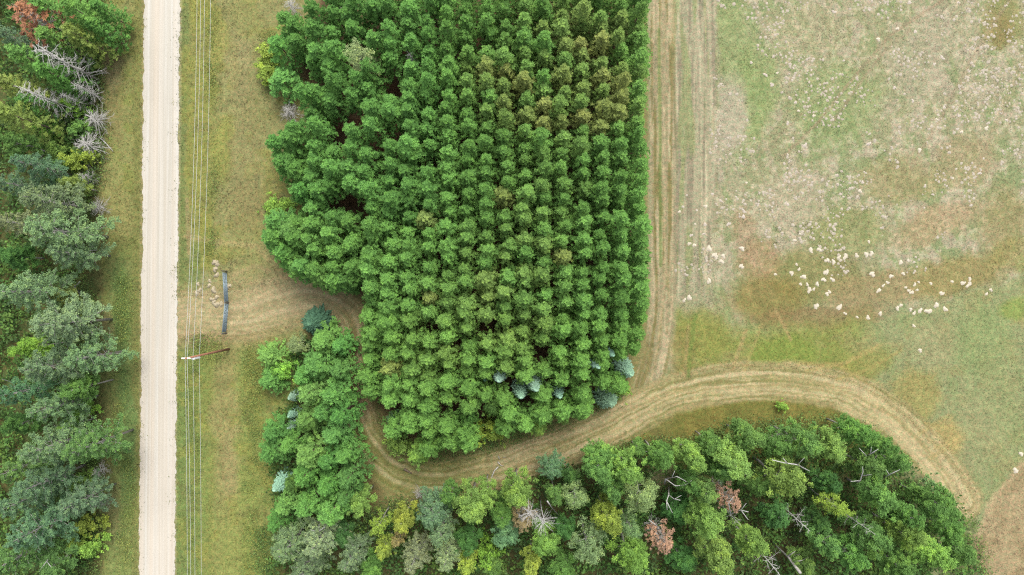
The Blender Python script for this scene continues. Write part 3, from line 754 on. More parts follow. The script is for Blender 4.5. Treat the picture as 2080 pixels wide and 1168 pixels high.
for ci, lst in enumerate(pines):
    lst.sort(key=lambda p: p[1]); seen = 0
    for px, py, ins in lst:
        edge, h, sc, xx, yy = pine_params(px, py, ins); col, yel = pine_color(px, py, rp)
        vis = py > -14
        cm = (PINE_EDGE if edge else PINE_IN)[rp.integers(0, 4 if edge else 7)]
        rz = rp.uniform(0, 6.28); zs = h / 12.6
        if vis and made < 300:
            tone = 'yellowing' if yel > .55 else ('olive green' if yel > .3 else 'green')
            where = 'in the outer column along the field' if ci == 0 else f'in the {ORD[ci]} column from the field'
            o = empty('pine_tree', (xx, yy, 0), rz, (sc, sc, zs))
            tag(o, f'{tone} plantation pine {where}, {ORD[seen]} from the top', 'pine tree', 'pines planted in columns')
            obj('trunk', PTRUNK, o); obj('crown', cm, o, col); made += 1; seen += 1
        else:
            v, s = proto_np(cm); c_, s_ = math.cos(rz), math.sin(rz)
            q = np.stack([(v[:, 0] * c_ - v[:, 1] * s_) * sc + xx, (v[:, 0] * s_ + v[:, 1] * c_) * sc + yy, v[:, 2] * zs], 1)
            rest_v.append(q); rest_f.append(np.arange(len(q)).reshape(-1, 3) + nv); nv += len(q); rest_s.append(s); rest_c.append(np.tile(col, (len(s), 1)))
            rest_trunk.tube([(xx, yy, -.05), (xx, yy, 11 * zs)], [.13, .03], 5, cap=False)
print('PINES', made, sum(len(l) for l in pines), 'rest tris', nv // 3)
ro = obj('pine_trees', mesh_np('pine_trees', np.concatenate(rest_v), np.concatenate(rest_f), M_NEEDLE_F, {'v': np.concatenate(rest_s), 'tint': np.concatenate(rest_c)}))
tag(ro, 'dense mass of green plantation pines on the western side of the stand', 'pine trees', kind='stuff')
rt = obj('trunks', rest_trunk.mesh('pine_trunks', M_BARK), ro); rt['kind'] = 'stuff'

# ------------------------------------------------------------------ mixed trees, each placed from the photograph
G = dict(mid=(.072, .130, .040), dark=(.045, .098, .032), lite=(.110, .172, .047), yel=(.150, .190, .042), blue=(.075, .128, .068), ash=(.098, .146, .070), grey=(.125, .158, .078),
         pale=(.19, .215, .115), oliv=(.112, .132, .042), brite=(.122, .205, .043), rust=(.30, .175, .115), tan=(.20, .165, .085), pine=(.060, .122, .037), lpine=(.077, .143, .042), spruce=(.15, .225, .195), dspruce=(.040, .085, .062))
def K(base, i, nm):
    if base is SPRUCE: return (nm, STRUNK, SPRUCE[i % 3], 7.0, 1.5)
    if base is PINE_EDGE: return (nm, PTRUNK, PINE_EDGE[i % 4], 12.4, 1.95)
    h0, r0 = {id(BROAD): (14, 3.3), id(THIN): (14, 3.5), id(SPRAY): (15, 3.2), id(SHRUB): (3.6, 1.7), id(DEADC): (12, 1.6), id(DEADB): (3.5, 1.7), id(STAR): (13, 1.6), id(SNAG): (12, 1.9)}[id(base)]
    return (nm, base[i % len(base)][0], base[i % len(base)][1], h0, r0)
# kind, x, y, radius px, height, tone, label
BR, TH, SP, SH, PI, BS = ('broad', 'thin', 'spray', 'shrub', 'pine', 'spruce')
LIST = [
 # west woods
 (PI, 96, 16, 34, 12, 'lpine', 'yellow green pine right of the rust brown tree, top left corner'), (PI, 152, 18, 34, 12, 'lpine', 'light green pine on the top edge between rust tree and road verge'),
 (PI, 192, 52, 26, 9, 'pine', 'small green pine at the verge edge near the top left'), (PI, 98, 72, 34, 12, 'lpine', 'yellow green pine just below the rust brown tree'), (PI, 148, 66, 32, 11, 'oliv', 'olive pine above the long grey snag near the verge'),
 (SP, 22, 72, 34, 13, 'blue', 'blue green tree on the left edge below the rust brown tree'), (PI, 44, 112, 36, 12, 'lpine', 'yellow green pine left of the longest grey snag'), (PI, 92, 142, 30, 11, 'lpine', 'yellow green pine tucked under the longest grey snag'),
 (PI, 16, 170, 34, 12, 'oliv', 'olive pine on the left edge beside the pale branched snag'), (PI, 22, 232, 36, 12, 'oliv', 'dark olive pine on the left edge below the pale branched snag'), (PI, 60, 205, 24, 9, 'pine', 'small dark pine half hidden behind the pale branched snag'),
 (PI, 200, 12, 24, 9, 'pine', 'small dark pine at the top edge closest to the road'),
 (BR, 18, 285, 32, 12, 'mid', 'mid green tree on the left edge beside the fallen grey log'), (SP, 48, 330, 36, 13, 'blue', 'blue green tree below the lower end of the fallen log'), (SP, 8, 370, 34, 13, 'blue', 'blue green tree on the left edge above the big ash green crowns'),
 (SH, 150, 326, 24, 4, 'yel', 'yellow green shrub under the lowest fanned grey bush'), (SH, 180, 318, 15, 3, 'yel', 'small yellow tipped shrub at the end of the fanned grey bush'), (BR, 138, 374, 26, 8, 'oliv', 'olive brown round tree above the big ash green crowns'),
 (SH, 152, 214, 22, 3, 'brite', 'bright green shrub between the grey snags'), (SH, 92, 262, 24, 3, 'brite', 'bright green shrub at the upper end of the fallen log'), (SH, 160, 262, 22, 3, 'mid', 'mid green shrub between the two fanned grey bushes'), (SH, 118, 305, 24, 3, 'lite', 'light green shrub right of the fallen grey log'), (SH, 112, 340, 24, 4, 'mid', 'mid green shrub below the fanned grey bush'),
 (SP, 78, 404, 56, 15, 'ash', 'large ash green tree, upper one of the big left crowns'), (SP, 92, 466, 66, 16, 'ash', 'largest ash green tree with pale bare twigs at its right'), (SP, 124, 512, 44, 13, 'ash', 'ash green tree just left of the white twig bundle'), (SP, 12, 450, 36, 13, 'grey', 'grey green tree on the left edge beside the largest ash crown'),
 (BR, 15, 520, 34, 9, 'dark', 'low dark tree in the gap on the left edge'), (SP, 36, 592, 50, 15, 'ash', 'yellow tipped ash green tree left of the white forked branch'), (BR, 110, 600, 30, 8, 'oliv', 'olive tree just below the white forked branch'), (SH, 150, 620, 26, 4, 'oliv', 'olive shrub at the verge under the white forked branch'),
 (SP, 102, 658, 60, 16, 'ash', 'big ash green tree above the bright green crown'), (BR, 42, 706, 30, 12, 'brite', 'bright yellow green crown on the left edge'), (SP, 78, 748, 54, 15, 'ash', 'ash green tree just below the bright green crown'), (SP, 162, 728, 50, 13, 'ash', 'ash green tree reaching farthest right over the verge'),
 (SP, 20, 800, 40, 14, 'blue', 'blue green tree on the left edge below the bright crown'), (SP, 88, 832, 44, 14, 'ash', 'ash green tree left of the two round dark shrubs'), (BR, 148, 790, 34, 11, 'mid', 'mid green tree at the verge below the farthest reaching crown'), (BR, 132, 868, 26, 8, 'brite', 'rounded fresh green tree in the dark gap by the verge'), (SH, 168, 826, 22, 4, 'brite', 'bright green shrub at the verge in the lower left woods'), (BR, 22, 866, 32, 11, 'dark', 'dark green tree on the left edge in the lower woods'),
 (SP, 76, 914, 52, 16, 'ash', 'light tipped ash green tree left of its twin at the verge'), (SP, 160, 914, 52, 15, 'mid', 'fan shaped green tree leaning over the verge, lower left'), (SP, 14, 960, 40, 14, 'mid', 'green tree on the left edge below the twin crowns'), (SP, 62, 990, 50, 14, 'blue', 'grey green tree in the middle of the lower left woods'), (SP, 16, 1030, 40, 14, 'blue', 'grey green tree on the left edge near the bottom'),
 (SP, 146, 1026, 42, 12, 'blue', 'grey green tree at the verge near the bottom left'), (SP, 50, 1088, 56, 15, 'blue', 'large grey green tree near the bottom left corner'), (SP, 12, 1145, 44, 14, 'mid', 'green tree in the bottom left corner'), (BR, 100, 1150, 38, 10, 'mid', 'mid green tree on the bottom edge beside the corner tree'),
 (SH, 178, 1066, 26, 4, 'yel', 'yellow green shrub at the verge near the bottom left'), (SH, 188, 1112, 24, 4, 'brite', 'lowest bright green shrub at the left verge'), (SH, 150, 1105, 26, 4, 'yel', 'yellow green shrub between corner tree and lowest verge shrub'), (SH, 165, 975, 20, 3, 'lite', 'light green shrub under the fan shaped tree'),
 # edge of the plantation and shrubs on its west side
 (SH, 548, 108, 26, 3, 'yel', 'yellow green bush beside the plantation, upper left'), (SH, 546, 150, 24, 3, 'yel', 'lower yellow green bush beside the plantation, upper left'), (PI, 572, 160, 30, 6, 'lpine', 'soft bright green young pine at the plantation edge, upper left'), (PI, 566, 92, 30, 8, 'pine', 'green pine above the yellow green bushes'), (PI, 580, 40, 30, 9, 'pine', 'green pine beside the grey bush at the plantation top left'),
 (PI, 560, 450, 30, 10, 'pine', 'green pine at the top of the lower left bulge of the plantation'), (PI, 552, 482, 32, 10, 'pine', 'green pine jutting farthest left above the driveway'), (PI, 590, 470, 30, 11, 'pine', 'green pine inside the lower left bulge of the plantation'), (PI, 578, 512, 32, 10, 'pine', 'green pine at the lower left corner above the driveway'), (PI, 612, 540, 32, 11, 'pine', 'green pine right of the corner pine above the driveway'), (PI, 650, 560, 30, 10, 'lpine', 'light pine hanging over the upper edge of the driveway'), (PI, 690, 568, 30, 10, 'pine', 'green pine over the driveway where it turns down'), (PI, 598, 262, 30, 11, 'pine', 'green pine right of the lower grey bush on the west edge'), (PI, 600, 345, 30, 11, 'pine', 'green pine above the notch in the plantation west edge'), (PI, 612, 385, 30, 11, 'pine', 'green pine right of the notch in the plantation west edge'), (PI, 618, 190, 28, 11, 'pine', 'green pine above the lower grey bush on the west edge'),
 (SH, 562, 420, 28, 3, 'brite', 'light green bush at the notch in the plantation west edge'), (PI, 560, 290, 30, 9, 'pine', 'green pine jutting farthest left below the grey bush'), (PI, 575, 330, 30, 9, 'pine', 'green pine on the left bulge of the plantation'),
 (TH, 726, 108, 40, 16, 'pale', 'pale grey green leafy tree standing among the upper pines'),
 (BR, 850, 925, 32, 7, 'lite', 'light green rounded tree at the lower tip of the plantation'), (SH, 812, 905, 28, 4, 'lite', 'light green bush at the plantation bottom above the track bend'), (BR, 880, 900, 28, 7, 'mid', 'mid green tree beside the lower tip of the plantation'), (BR, 925, 890, 28, 7, 'mid', 'green tree on the plantation bottom edge near its tip'), (SH, 965, 885, 26, 4, 'yel', 'yellow green bush on the plantation bottom edge'), (SH, 1005, 872, 24, 4, 'yel', 'yellowish bush on the bottom edge below the blue spruces'),
 (BR, 1050, 850, 26, 7, 'mid', 'mid green tree below the pair of blue spruces'), (BR, 1092, 868, 26, 7, 'lite', 'light green tree on the bottom edge right of the yellowish bush'), (TH, 1143, 848, 24, 7, 'lite', 'pale feathery small tree by the track, bottom right of plantation'), (SH, 1112, 818, 22, 4, 'brite', 'bright green bush between the blue spruces'), (BR, 1180, 836, 26, 7, 'mid', 'green tree on the bottom edge left of the round blue spruce'), (SH, 1262, 790, 20, 4, 'brite', 'bright green bush between the two right blue spruces'), (BR, 800, 858, 26, 6, 'blue', 'blue green low tree inside the track bend'), (BR, 1000, 830, 26, 9, 'mid', 'leafy green tree left of the blue spruce pair'), (BR, 950, 850, 26, 9, 'pine', 'leafy dark tree above the yellow green bottom bush'),
 (BS, 1088, 786, 24, 12, 'spruce', 'larger blue spruce of the close pair inside the plantation bottom'), (BS, 1058, 802, 20, 10, 'spruce', 'smaller blue spruce of the close pair inside the plantation bottom'), (BS, 1014, 768, 22, 12, 'spruce', 'leftmost blue spruce inside the plantation bottom'), (BS, 1136, 802, 19, 10, 'spruce', 'blue spruce between the close pair and the round one'), (BS, 1240, 816, 24, 7, 'spruce', 'round blue spruce at the plantation bottom right by the track'), (BS, 1279, 757, 24, 9, 'spruce', 'blue spruce on the plantation right edge near its foot'), (BS, 1212, 742, 19, 12, 'spruce', 'blue green spruce among the pines, left of the upper one'), (BS, 1241, 718, 17, 12, 'spruce', 'uppermost blue spruce at the plantation lower right'), (BS, 985, 770, 13, 7, 'spruce', 'small faint blue spruce left of the leftmost large one'),
 # strip west of the track
 (BS, 632, 656, 32, 5, 'dspruce', 'round dark blue green spruce at the head of the tree strip'), (PI, 655, 692, 36, 8, 'lpine', 'light pine directly below the dark round spruce'), (PI, 688, 702, 26, 8, 'pine', 'green pine by the track below the dark round spruce'), (TH, 598, 700, 26, 6, 'grey', 'thin grey green tree with a reddish patch beside the dark spruce'), (SH, 578, 752, 24, 4, 'brite', 'bright green bush in the tree strip'), (PI, 545, 722, 26, 5, 'lpine', 'soft green young pine at the upper left of the strip'), (PI, 548, 772, 26, 5, 'pine', 'young green pine left of the bright bush'), (PI, 640, 744, 36, 10, 'pine', 'wide green pine in the upper strip'), (PI, 688, 752, 26, 10, 'pine', 'green pine at the narrowest part of the track'), (PI, 612, 768, 28, 10, 'pine', 'green pine right of the bright bush'),
 (PI, 626, 800, 30, 11, 'lpine', 'light green pine right of the top small blue spruce'), (PI, 676, 800, 32, 11, 'pine', 'green pine by the track in the middle strip'), (PI, 620, 852, 30, 11, 'lpine', 'light green pine right of the lower small blue spruces'), (PI, 690, 842, 26, 11, 'pine', 'green pine at the track edge beside the plantation corner'), (PI, 655, 838, 26, 11, 'pine', 'green pine in the centre of the strip'),
 (PI, 552, 878, 30, 8, 'pine', 'green pine on the left bulge of the strip'), (PI, 548, 918, 30, 8, 'pine', 'lower green pine on the left bulge of the strip'), (PI, 585, 905, 28, 9, 'pine', 'green pine inside the left bulge of the strip'), (PI, 675, 884, 34, 11, 'pine', 'wide green pine in the middle of the strip'), (PI, 625, 924, 36, 12, 'lpine', 'bright topped pine in the lower strip'), (PI, 698, 926, 28, 11, 'pine', 'green pine at the track bend'), (PI, 664, 936, 28, 12, 'pine', 'green pine right of the bright topped one'), (PI, 618, 966, 30, 12, 'lpine', 'light pine below the bright topped one'), (PI, 706, 972, 28, 11, 'pine', 'lowest green pine along the track bend'), (PI, 664, 986, 34, 12, 'pine', 'broad olive pine in the lower strip'),
 (BS, 590, 808, 13, 4, 'spruce', 'top one of three small blue spruces on the strip left edge'), (BS, 589, 844, 14, 4, 'spruce', 'middle one of three small blue spruces on the strip left edge'), (BS, 588, 867, 13, 4, 'spruce', 'lowest one of three small blue spruces on the strip left edge'), (BS, 562, 990, 22, 6, 'spruce', 'blue spruce alone on the lower left edge of the strip'),
 (BR, 594, 985, 26, 6, 'mid', 'round green tree right of the lone blue spruce'), (PI, 575, 1030, 28, 9, 'lpine', 'pale pine below the lone blue spruce'), (PI, 622, 1030, 30, 12, 'lpine', 'light pine left of the lower strip centre'), (PI, 672, 1040, 34, 12, 'lpine', 'light green pine near the foot of the strip'), (BR, 730, 1026, 30, 11, 'lite', 'light green tree at the foot of the strip by the clearing'), (PI, 700, 1010, 26, 11, 'pine', 'green pine beside the clearing at the strip foot'), (PI, 560, 1062, 26, 8, 'pine', 'green pine on the left edge near the strip foot'),
 # south woods
 (SP, 640, 1108, 44, 13, 'grey', 'feathery pale tree in the bottom woods left of the bare twigs'), (SP, 578, 1118, 44, 12, 'ash', 'leftmost feathery grey green tree of the bottom woods'), (SP, 612, 1164, 40, 12, 'ash', 'grey green tree cut by the bottom edge, far left of woods'), (SP, 708, 1142, 34, 12, 'ash', 'grey green tree below the bare twigs in the bottom woods'), (BR, 690, 1090, 28, 8, 'dark', 'dark low tree under the bare twigs'), (BR, 750, 1160, 32, 10, 'mid', 'mid green tree cut by the bottom edge near the yellow trees'),
 (TH, 766, 1072, 27, 11, 'yel', 'pale yellow green tree left of the golden one'), (BR, 816, 1062, 32, 12, 'yel', 'golden green tree at the south edge of the clearing'), (TH, 806, 1102, 18, 10, 'tan', 'small straw yellow tree below the golden one'), (BR, 778, 1120, 24, 10, 'yel', 'yellow green tree below the straw yellow one'), (SP, 876, 1050, 42, 13, 'blue', 'grey blue feathery tree right of the golden one'), (SP, 892, 1090, 34, 13, 'ash', 'light tipped feathery tree below the grey blue one'), (SP, 838, 1146, 36, 13, 'grey', 'pale feathery tree near the bottom edge, below the yellow trees'), (SP, 905, 1140, 34, 13, 'grey', 'pale feathery tree near the bottom edge left of the yellow bush'),
 (BR, 954, 1036, 48, 15, 'lite', 'large light green tree with pale twigs below the track bend'), (BR, 985, 1010, 30, 13, 'lite', 'light green tree between the large one and the track'), (BR, 912, 1010, 28, 10, 'mid', 'green tree at the woods edge below the track bend'), (BR, 950, 1100, 34, 10, 'dark', 'dark green tree below the large light one'), (BR, 948, 1152, 26, 11, 'yel', 'yellow green tree on the bottom edge, middle left'), (SH, 992, 1122, 28, 6, 'brite', 'vivid green bush in the bottom woods'), (BR, 1000, 1160, 30, 9, 'mid', 'mid green tree on the bottom edge under the vivid bush'),
 (BR, 1050, 1004, 42, 15, 'lite', 'light green tree left of the two white dead stars'), (BR, 1020, 1050, 30, 11, 'mid', 'green tree between the large light tree and white dead stars'), (SP, 1122, 956, 32, 8, 'blue', 'blue green conifer nearest the track in the south woods'), (BR, 1160, 972, 26, 8, 'dark', 'dark tree right of the blue green conifer'), (BR, 1030, 1090, 36, 10, 'blue', 'blue green tree below the white dead stars, left'),
 (TH, 1172, 1016, 38, 14, 'grey', 'grey green tree with white twigs right of the dead stars'), (BR, 1128, 1010, 26, 10, 'mid', 'green tree above the right white dead star'), (BR, 1222, 955, 44, 14, 'mid', 'large green tree at the woods edge below the track straight'), (BR, 1278, 958, 40, 15, 'lite', 'light green tree right of the large woods edge tree'), (BR, 1250, 1000, 34, 13, 'mid', 'green tree between light edge tree and yellow green crown'), (BR, 1345, 935, 40, 14, 'mid', 'green tree with grey twigs above the white forked branches'), (BR, 1225, 920, 28, 8, 'lite', 'low light green tree on the woods edge at the track'), (BR, 1300, 918, 26, 8, 'mid', 'low green tree on the woods edge beside the track'),
 (TH, 1310, 1016, 50, 15, 'grey', 'wide grey green tree left of the white forked branches'), (BR, 1238, 1062, 40, 15, 'yel', 'yellow green round crown above the leaning grey trunk'), (TH, 1285, 1080, 32, 13, 'ash', 'thin green tree right of the yellow green round crown'), (BR, 1106, 1112, 40, 14, 'lite', 'light green tree below the white dead stars'), (BR, 1082, 1156, 30, 13, 'yel', 'yellow tipped tree on the bottom edge below the dead stars'), (TH, 1198, 1116, 50, 15, 'grey', 'wide pale tree with radiating white twigs near the bottom'), (BR, 1150, 1080, 30, 9, 'dark', 'dark tree in the gap right of the dead stars'), (BR, 1288, 1142, 46, 14, 'lite', 'light green tree below the leaning grey trunk'),
 (BR, 1145, 1160, 34, 10, 'mid', 'mid green tree on the bottom edge left of the wide pale tree'), (BR, 1380, 1040, 40, 8, 'dark', 'dark low tree in the gap below the white forked branches'), (BR, 1390, 1140, 38, 7, 'dark', 'dark low tree below the rust coloured crown'),
 (BR, 1414, 932, 38, 14, 'lite', 'light green tree at the woods edge right of the grey twigs'), (BR, 1450, 905, 30, 11, 'mid', 'green tree on the woods edge under the brown strip'), (BR, 1405, 985, 30, 12, 'mid', 'green tree right of the white forked branches'), (BR, 1434, 1002, 36, 14, 'mid', 'green tree left of the upper rust and white snag'), (BR, 1444, 1070, 46, 15, 'lite', 'large yellow tipped tree left of the lower rust snag'), (BR, 1470, 1140, 50, 14, 'lite', 'wide light green tree on the bottom edge right of centre'), (BR, 1496, 942, 50, 15, 'lite', 'big yellow tipped tree in the middle of the right woods'), (BR, 1470, 960, 34, 13, 'mid', 'green tree hugging the big yellow tipped one'), (BR, 1528, 896, 40, 13, 'mid', 'green tree at the woods top above the big yellow tipped one'), (SH, 1590, 826, 12, 1.5, 'brite', 'tiny bright green bush alone in the brown strip'),
 (BR, 1580, 905, 34, 11, 'mid', 'green tree left of the long white limbs, right woods'), (BR, 1640, 902, 44, 14, 'mid', 'green tree above the long white limbs, right woods'), (BR, 1700, 915, 42, 14, 'lite', 'light green tree right of the long white limbs'), (BR, 1750, 880, 36, 12, 'mid', 'green tree at the woods top where the track turns'), (BR, 1795, 905, 34, 12, 'mid', 'green tree inside the track turn'), (BR, 1830, 945, 38, 12, 'mid', 'green tree closest to the track turn'), (BR, 1770, 950, 34, 12, 'mid', 'green tree with white limbs inside the track turn'), (BR, 1606, 982, 54, 16, 'lite', 'biggest bright green crown of the right woods'), (BR, 1545, 990, 30, 11, 'mid', 'green tree between the biggest bright crown and rust snag'), (BR, 1690, 985, 34, 8, 'dark', 'dark low tree right of the biggest bright crown'),
 (TH, 1710, 1036, 32, 13, 'yel', 'pale yellow green round tree in the right woods'), (BR, 1800, 1018, 46, 13, 'mid', 'green tree right of the pale yellow green one'), (BR, 1850, 1050, 36, 12, 'mid', 'green tree left of the isolated right crown'), (BR, 1926, 1034, 46, 12, 'mid', 'rounded green crown standing out at the right edge of woods'), (SH, 1886, 986, 18, 4, 'ash', 'small pale bush above the rounded right crown'), (BR, 1880, 1010, 26, 8, 'mid', 'small green tree between track turn and rounded right crown'),
 (BR, 1855, 1095, 44, 13, 'lite', 'light green tree below the rounded right crown'), (BR, 1905, 1130, 44, 12, 'lite', 'yellow tipped tree near the bottom right of woods'), (BR, 1958, 1130, 40, 10, 'mid', 'rightmost green tree on the bottom edge'), (BR, 1775, 1092, 44, 13, 'mid', 'green tree left of the light one, bottom right woods'), (BR, 1745, 1140, 40, 13, 'mid', 'green tree on the bottom edge under the twiggy snag'), (BR, 1690, 1110, 38, 12, 'mid', 'green tree right of the leaning pale log'), (BR, 1830, 1150, 40, 12, 'mid', 'green tree on the bottom edge, bottom right woods'), (BR, 1534, 1110, 42, 13, 'lite', 'light green tree left of the leaning pale log'), (BR, 1640, 1150, 34, 9, 'mid', 'green tree at the foot of the leaning pale log'), (BR, 1580, 1050, 36, 8, 'dark', 'dark low tree under the rust snag, right woods'), (BR, 1665, 1065, 32, 8, 'dark', 'dark low tree behind the grey forked snag'),
 (BR, 1940, 1080, 34, 9, 'mid', 'green tree below the rounded right crown at the field edge'),
]
NAMES = {BR: 'leafy_tree', TH: 'sparse_leafy_tree', SP: 'feathery_tree', SH: 'shrub', PI: 'pine_tree', BS: 'spruce_tree'}
CATS = {BR: 'tree', TH: 'tree', SP: 'tree', SH: 'shrub', PI: 'pine tree', BS: 'spruce tree'}
SETS = {BR: BROAD, TH: THIN, SP: SPRAY, SH: SHRUB, PI: PINE_EDGE, BS: SPRUCE}
rt2 = np.random.default_rng(99)
for i, (kd, px, py, rr, h, tone, label) in enumerate(LIST):
    c = np.array(G[tone]) * (np.array([1.38, 1.46, 1.50]) if kd == SP else np.array([1.46, 1.62, 1.36])) * rt2.uniform(.9, 1.12) * rt2.normal(1, .04, 3)
    o = tree(K(SETS[kd], int(rt2.integers(0, 12)), NAMES[kd]), px, py, rr * (1.0 if kd != PI else 1.05), h, tuple(c), label, CATS[kd], hc=.8 if kd != SH else .6)
    grp = 'trees and bushes of the west woods' if px < 230 else ('blue spruces' if kd == BS else ('trees of the strip beside the track' if px < 760 and 640 < py < 1070 else ('trees of the south woods' if py > 900 else 'trees along the plantation edge')))
    o['group'] = grp

# dead trees
def dead(px0, py0, px1, py1, kind, label, rpx, name='dead_tree', color=None):
    """standing snag: foot shows at px0, py0 and tip at px1, py1"""
    d0 = math.hypot(px0 - 1040, py0 - 584); d1 = math.hypot(px1 - 1040, py1 - 584)
    h = max(3.0, min(16.0, ALT * (1 - d0 / max(d1, d0 + 1))))
    x, y = W(px1, py1, h); nm, tr, cr, h0, r0 = kind; rad = rpx / PXM
    o = empty(name, (x, y, 0), random.uniform(0, 6.28), (rad / r0, rad / r0, h / h0)); tag(o, label, 'dead tree', 'dead trees')
    obj('trunk', tr, o); obj('branches', cr, o); return o
dead(205, 158, 72, 98, K(DEADC, 0, ''), 'longest grey feathery dead conifer in the upper left woods', 34)
dead(146, 244, 42, 180, K(DEADC, 1, ''), 'pale branched dead conifer farthest left in the upper woods', 30)
dead(208, 196, 150, 172, K(DEADC, 2, ''), 'small pale dead tree between the longest snag and grey bushes', 20)
dead(180, 222, 124, 192, K(DEADC, 0, ''), 'thin grey dead tree above the fanned bushes', 17)
for px, py, rr, lab in ((196, 243, 30, 'upper fanned grey dead bush at the left verge'), (182, 296, 36, 'lower fanned grey dead bush at the left verge'), (178, 362, 18, 'small grey dead bush below the fanned ones'), (200, 420, 20, 'brownish grey dead bush at the verge above the white twigs'),
                        (205, 955, 16, 'grey dead bush at the left verge beside the fan shaped tree'), (204, 1018, 18, 'lowest grey dead bush at the left verge'), (594, 14, 20, 'grey dead bush at the plantation top left corner'), (590, 228, 24, 'grey dead bush on the plantation west edge'), (690, 18, 22, 'brown dead bush at the top edge of the plantation'),
                        (852, 1002, 14, 'small grey dead bush in the clearing below the track bend'), (1580, 888, 20, 'grey dead bush at the south woods edge under the brown strip')):
    o = tree(K(DEADB, int(rt2.integers(0, 2)), 'dead_bush'), px, py, rr, 3.0, None, lab, 'dead bush', 'dead bushes', hc=.5)
    o.children[1].name = 'branches'
for px, py, rr, lab in ((1078, 1044, 24, 'left one of two white star shaped dead trees'), (1103, 1060, 25, 'right one of two white star shaped dead trees')):
    o = tree(K(STAR, int(px), 'dead_tree'), px, py, rr, 10.5, None, lab, 'dead tree', 'dead trees', hc=.98); o.children[1].name = 'branches'
for px, py, rr, h, lab in ((832, 112, 17, 10, 'purplish grey dead pine in a gap of the upper plantation'), (1580, 1160, 30, 12, 'grey dead tree cut by the bottom edge, right woods'), (1640, 1072, 28, 12, 'grey forked snag below the biggest bright crown'), (1770, 1080, 22, 13, 'white twiggy snag in the bottom right woods'), (1500, 1062, 18, 12, 'white twigged dead tree below the rust snag')):
    o = tree(K(SNAG if px > 1000 else DEADC, int(px), 'dead_tree'), px, py, rr, h, None, lab, 'dead tree', 'dead trees', hc=.95); o.children[1].name = 'branches'
for px, py, rr, h, lab in ((56, 26, 46, 13, 'rust brown dead conifer in the top left corner'), (1350, 1104, 25, 12, 'rust coloured round dead crown in the south woods'), (1490, 1022, 22, 13, 'rust and white dead tree in the middle of the right woods'), (1062, 1062, 24, 10, 'brownish dying tree under the left white dead star')):
    o = empty('dead_tree', (*W(px, py, h * .85), 0), 1.0, (rr / PXM * .85 / 1.45, rr / PXM * .85 / 1.45, h / 11)); tag(o, lab, 'dead tree', 'dead trees')
    obj('trunk', PTRUNK, o); obj('crown', RUST, o, (.24, .12, .07) if px == 56 else tuple(np.array(G['rust']) * np.array([1.0, 1.1, 1.15])) if px != 1062 else G['tan'])
    cr = obj('branches', DEADC[1][1], o); cr.scale = (.8, .8, .85)

# white limbs, fallen logs and branches
def limb(label, pts, r0, name='bare_branch', mat=None, z=None, cat='branch'):
    """bare forked branch: pts = list of pixel polylines with the height each point stands at"""
    mb = MB(); first = None
    for pl in pts:
        P = [Vector((*W(a, b, c), c)) for a, b, c in pl]
        if first is None: first = Vector((P[0].x, P[0].y, 0))
        n = len(P); mb.tube([p - first for p in P], [r0 * (1 - .7 * i / (n - 1)) * (1 if pl is pts[0] else .6) for i in range(n)], 5)
    o = obj(name, mb.mesh(name, mat or M_WHITEDEAD, True)); o.location = first; return tag(o, label, cat, 'bare branches and logs')
limb('long grey fallen log in the upper left woods', [[(122, 247, .25), (103, 283, .22), (84, 320, .18)]], .22, 'fallen_log', M_DEAD, cat='log')
limb('short grey fallen log at the left verge', [[(201, 278, .15), (216, 292, .14), (230, 308, .12)]], .12, 'fallen_log', M_DEAD, cat='log')
limb('white forked branch above the verge in the left woods', [[(170, 602, .3), (155, 590, 2.2), (150, 578, 3.2), (134, 570, 4.2)], [(153, 582, 3.0), (163, 571, 3.8)], [(158, 593, 1.8), (147, 583, 3.2), (143, 575, 3.9)]], .13)
for k, (yy, xa, xb) in enumerate(((503, 150, 196), (508, 146, 197), (513, 152, 192))):
    limb(['upper', 'middle', 'lower'][k] + ' one of three white twigs beside the largest ash tree', [[(xb, yy, .15), ((xa + xb) / 2, yy + 2, 1.2), (xa, yy - 1, 2.0)]], .07)
limb('upper white forked limb in the right centre woods', [[(1350, 982, .3), (1352, 973, 8), (1375, 968, 9), (1394, 978, 9.5)], [(1365, 969, 8.6), (1371, 956, 9.6)], [(1352, 973, 8), (1372, 987, 8.6), (1392, 985, 9.2), (1405, 976, 9.6)]], .13)
limb('lower white forked limb in the right centre woods', [[(1358, 990, .3), (1358, 1005, 8), (1354, 1018, 8.6), (1366, 1042, 9)], [(1358, 1005, 8), (1370, 1014, 8.8), (1384, 1006, 9.4)], [(1370, 1014, 8.8), (1382, 1016, 9.4)], [(1354, 1018, 8.6), (1355, 1036, 9)]], .12)
limb('grey leaning trunk below the yellow green round crown', [[(1262, 1090, .3), (1266, 1110, 4), (1280, 1135, 6)], [(1266, 1112, 4.2), (1274, 1103, 5)], [(1268, 1114, 4.3), (1258, 1112, 5)]], .19, 'leaning_trunk', M_DEAD, cat='trunk')
limb('grey leaning trunk above the rust coloured crown', [[(1346, 1086, .3), (1334, 1068, 5), (1318, 1056, 9)]], .15, 'leaning_trunk', M_DEAD, cat='trunk')
limb('pale log leaning through the bottom right woods', [[(1626, 1164, 8), (1600, 1130, 5), (1565, 1098, .3)], [(1600, 1130, 5), (1615, 1120, 6.5)], [(1610, 1142, 6), (1630, 1138, 7.5)]], .2, 'leaning_trunk', M_PALEBARK, cat='trunk')
limb('long pair of white limbs in the right woods', [[(1645, 958, .3), (1620, 944, 11.5), (1592, 940, 13.2), (1568, 934, 14.2)], [(1620, 944, 11.5), (1634, 930, 13.2)], [(1600, 942, 12.8), (1590, 930, 13.8)], [(1620, 944, 11.5), (1645, 957, 13)]], .11)
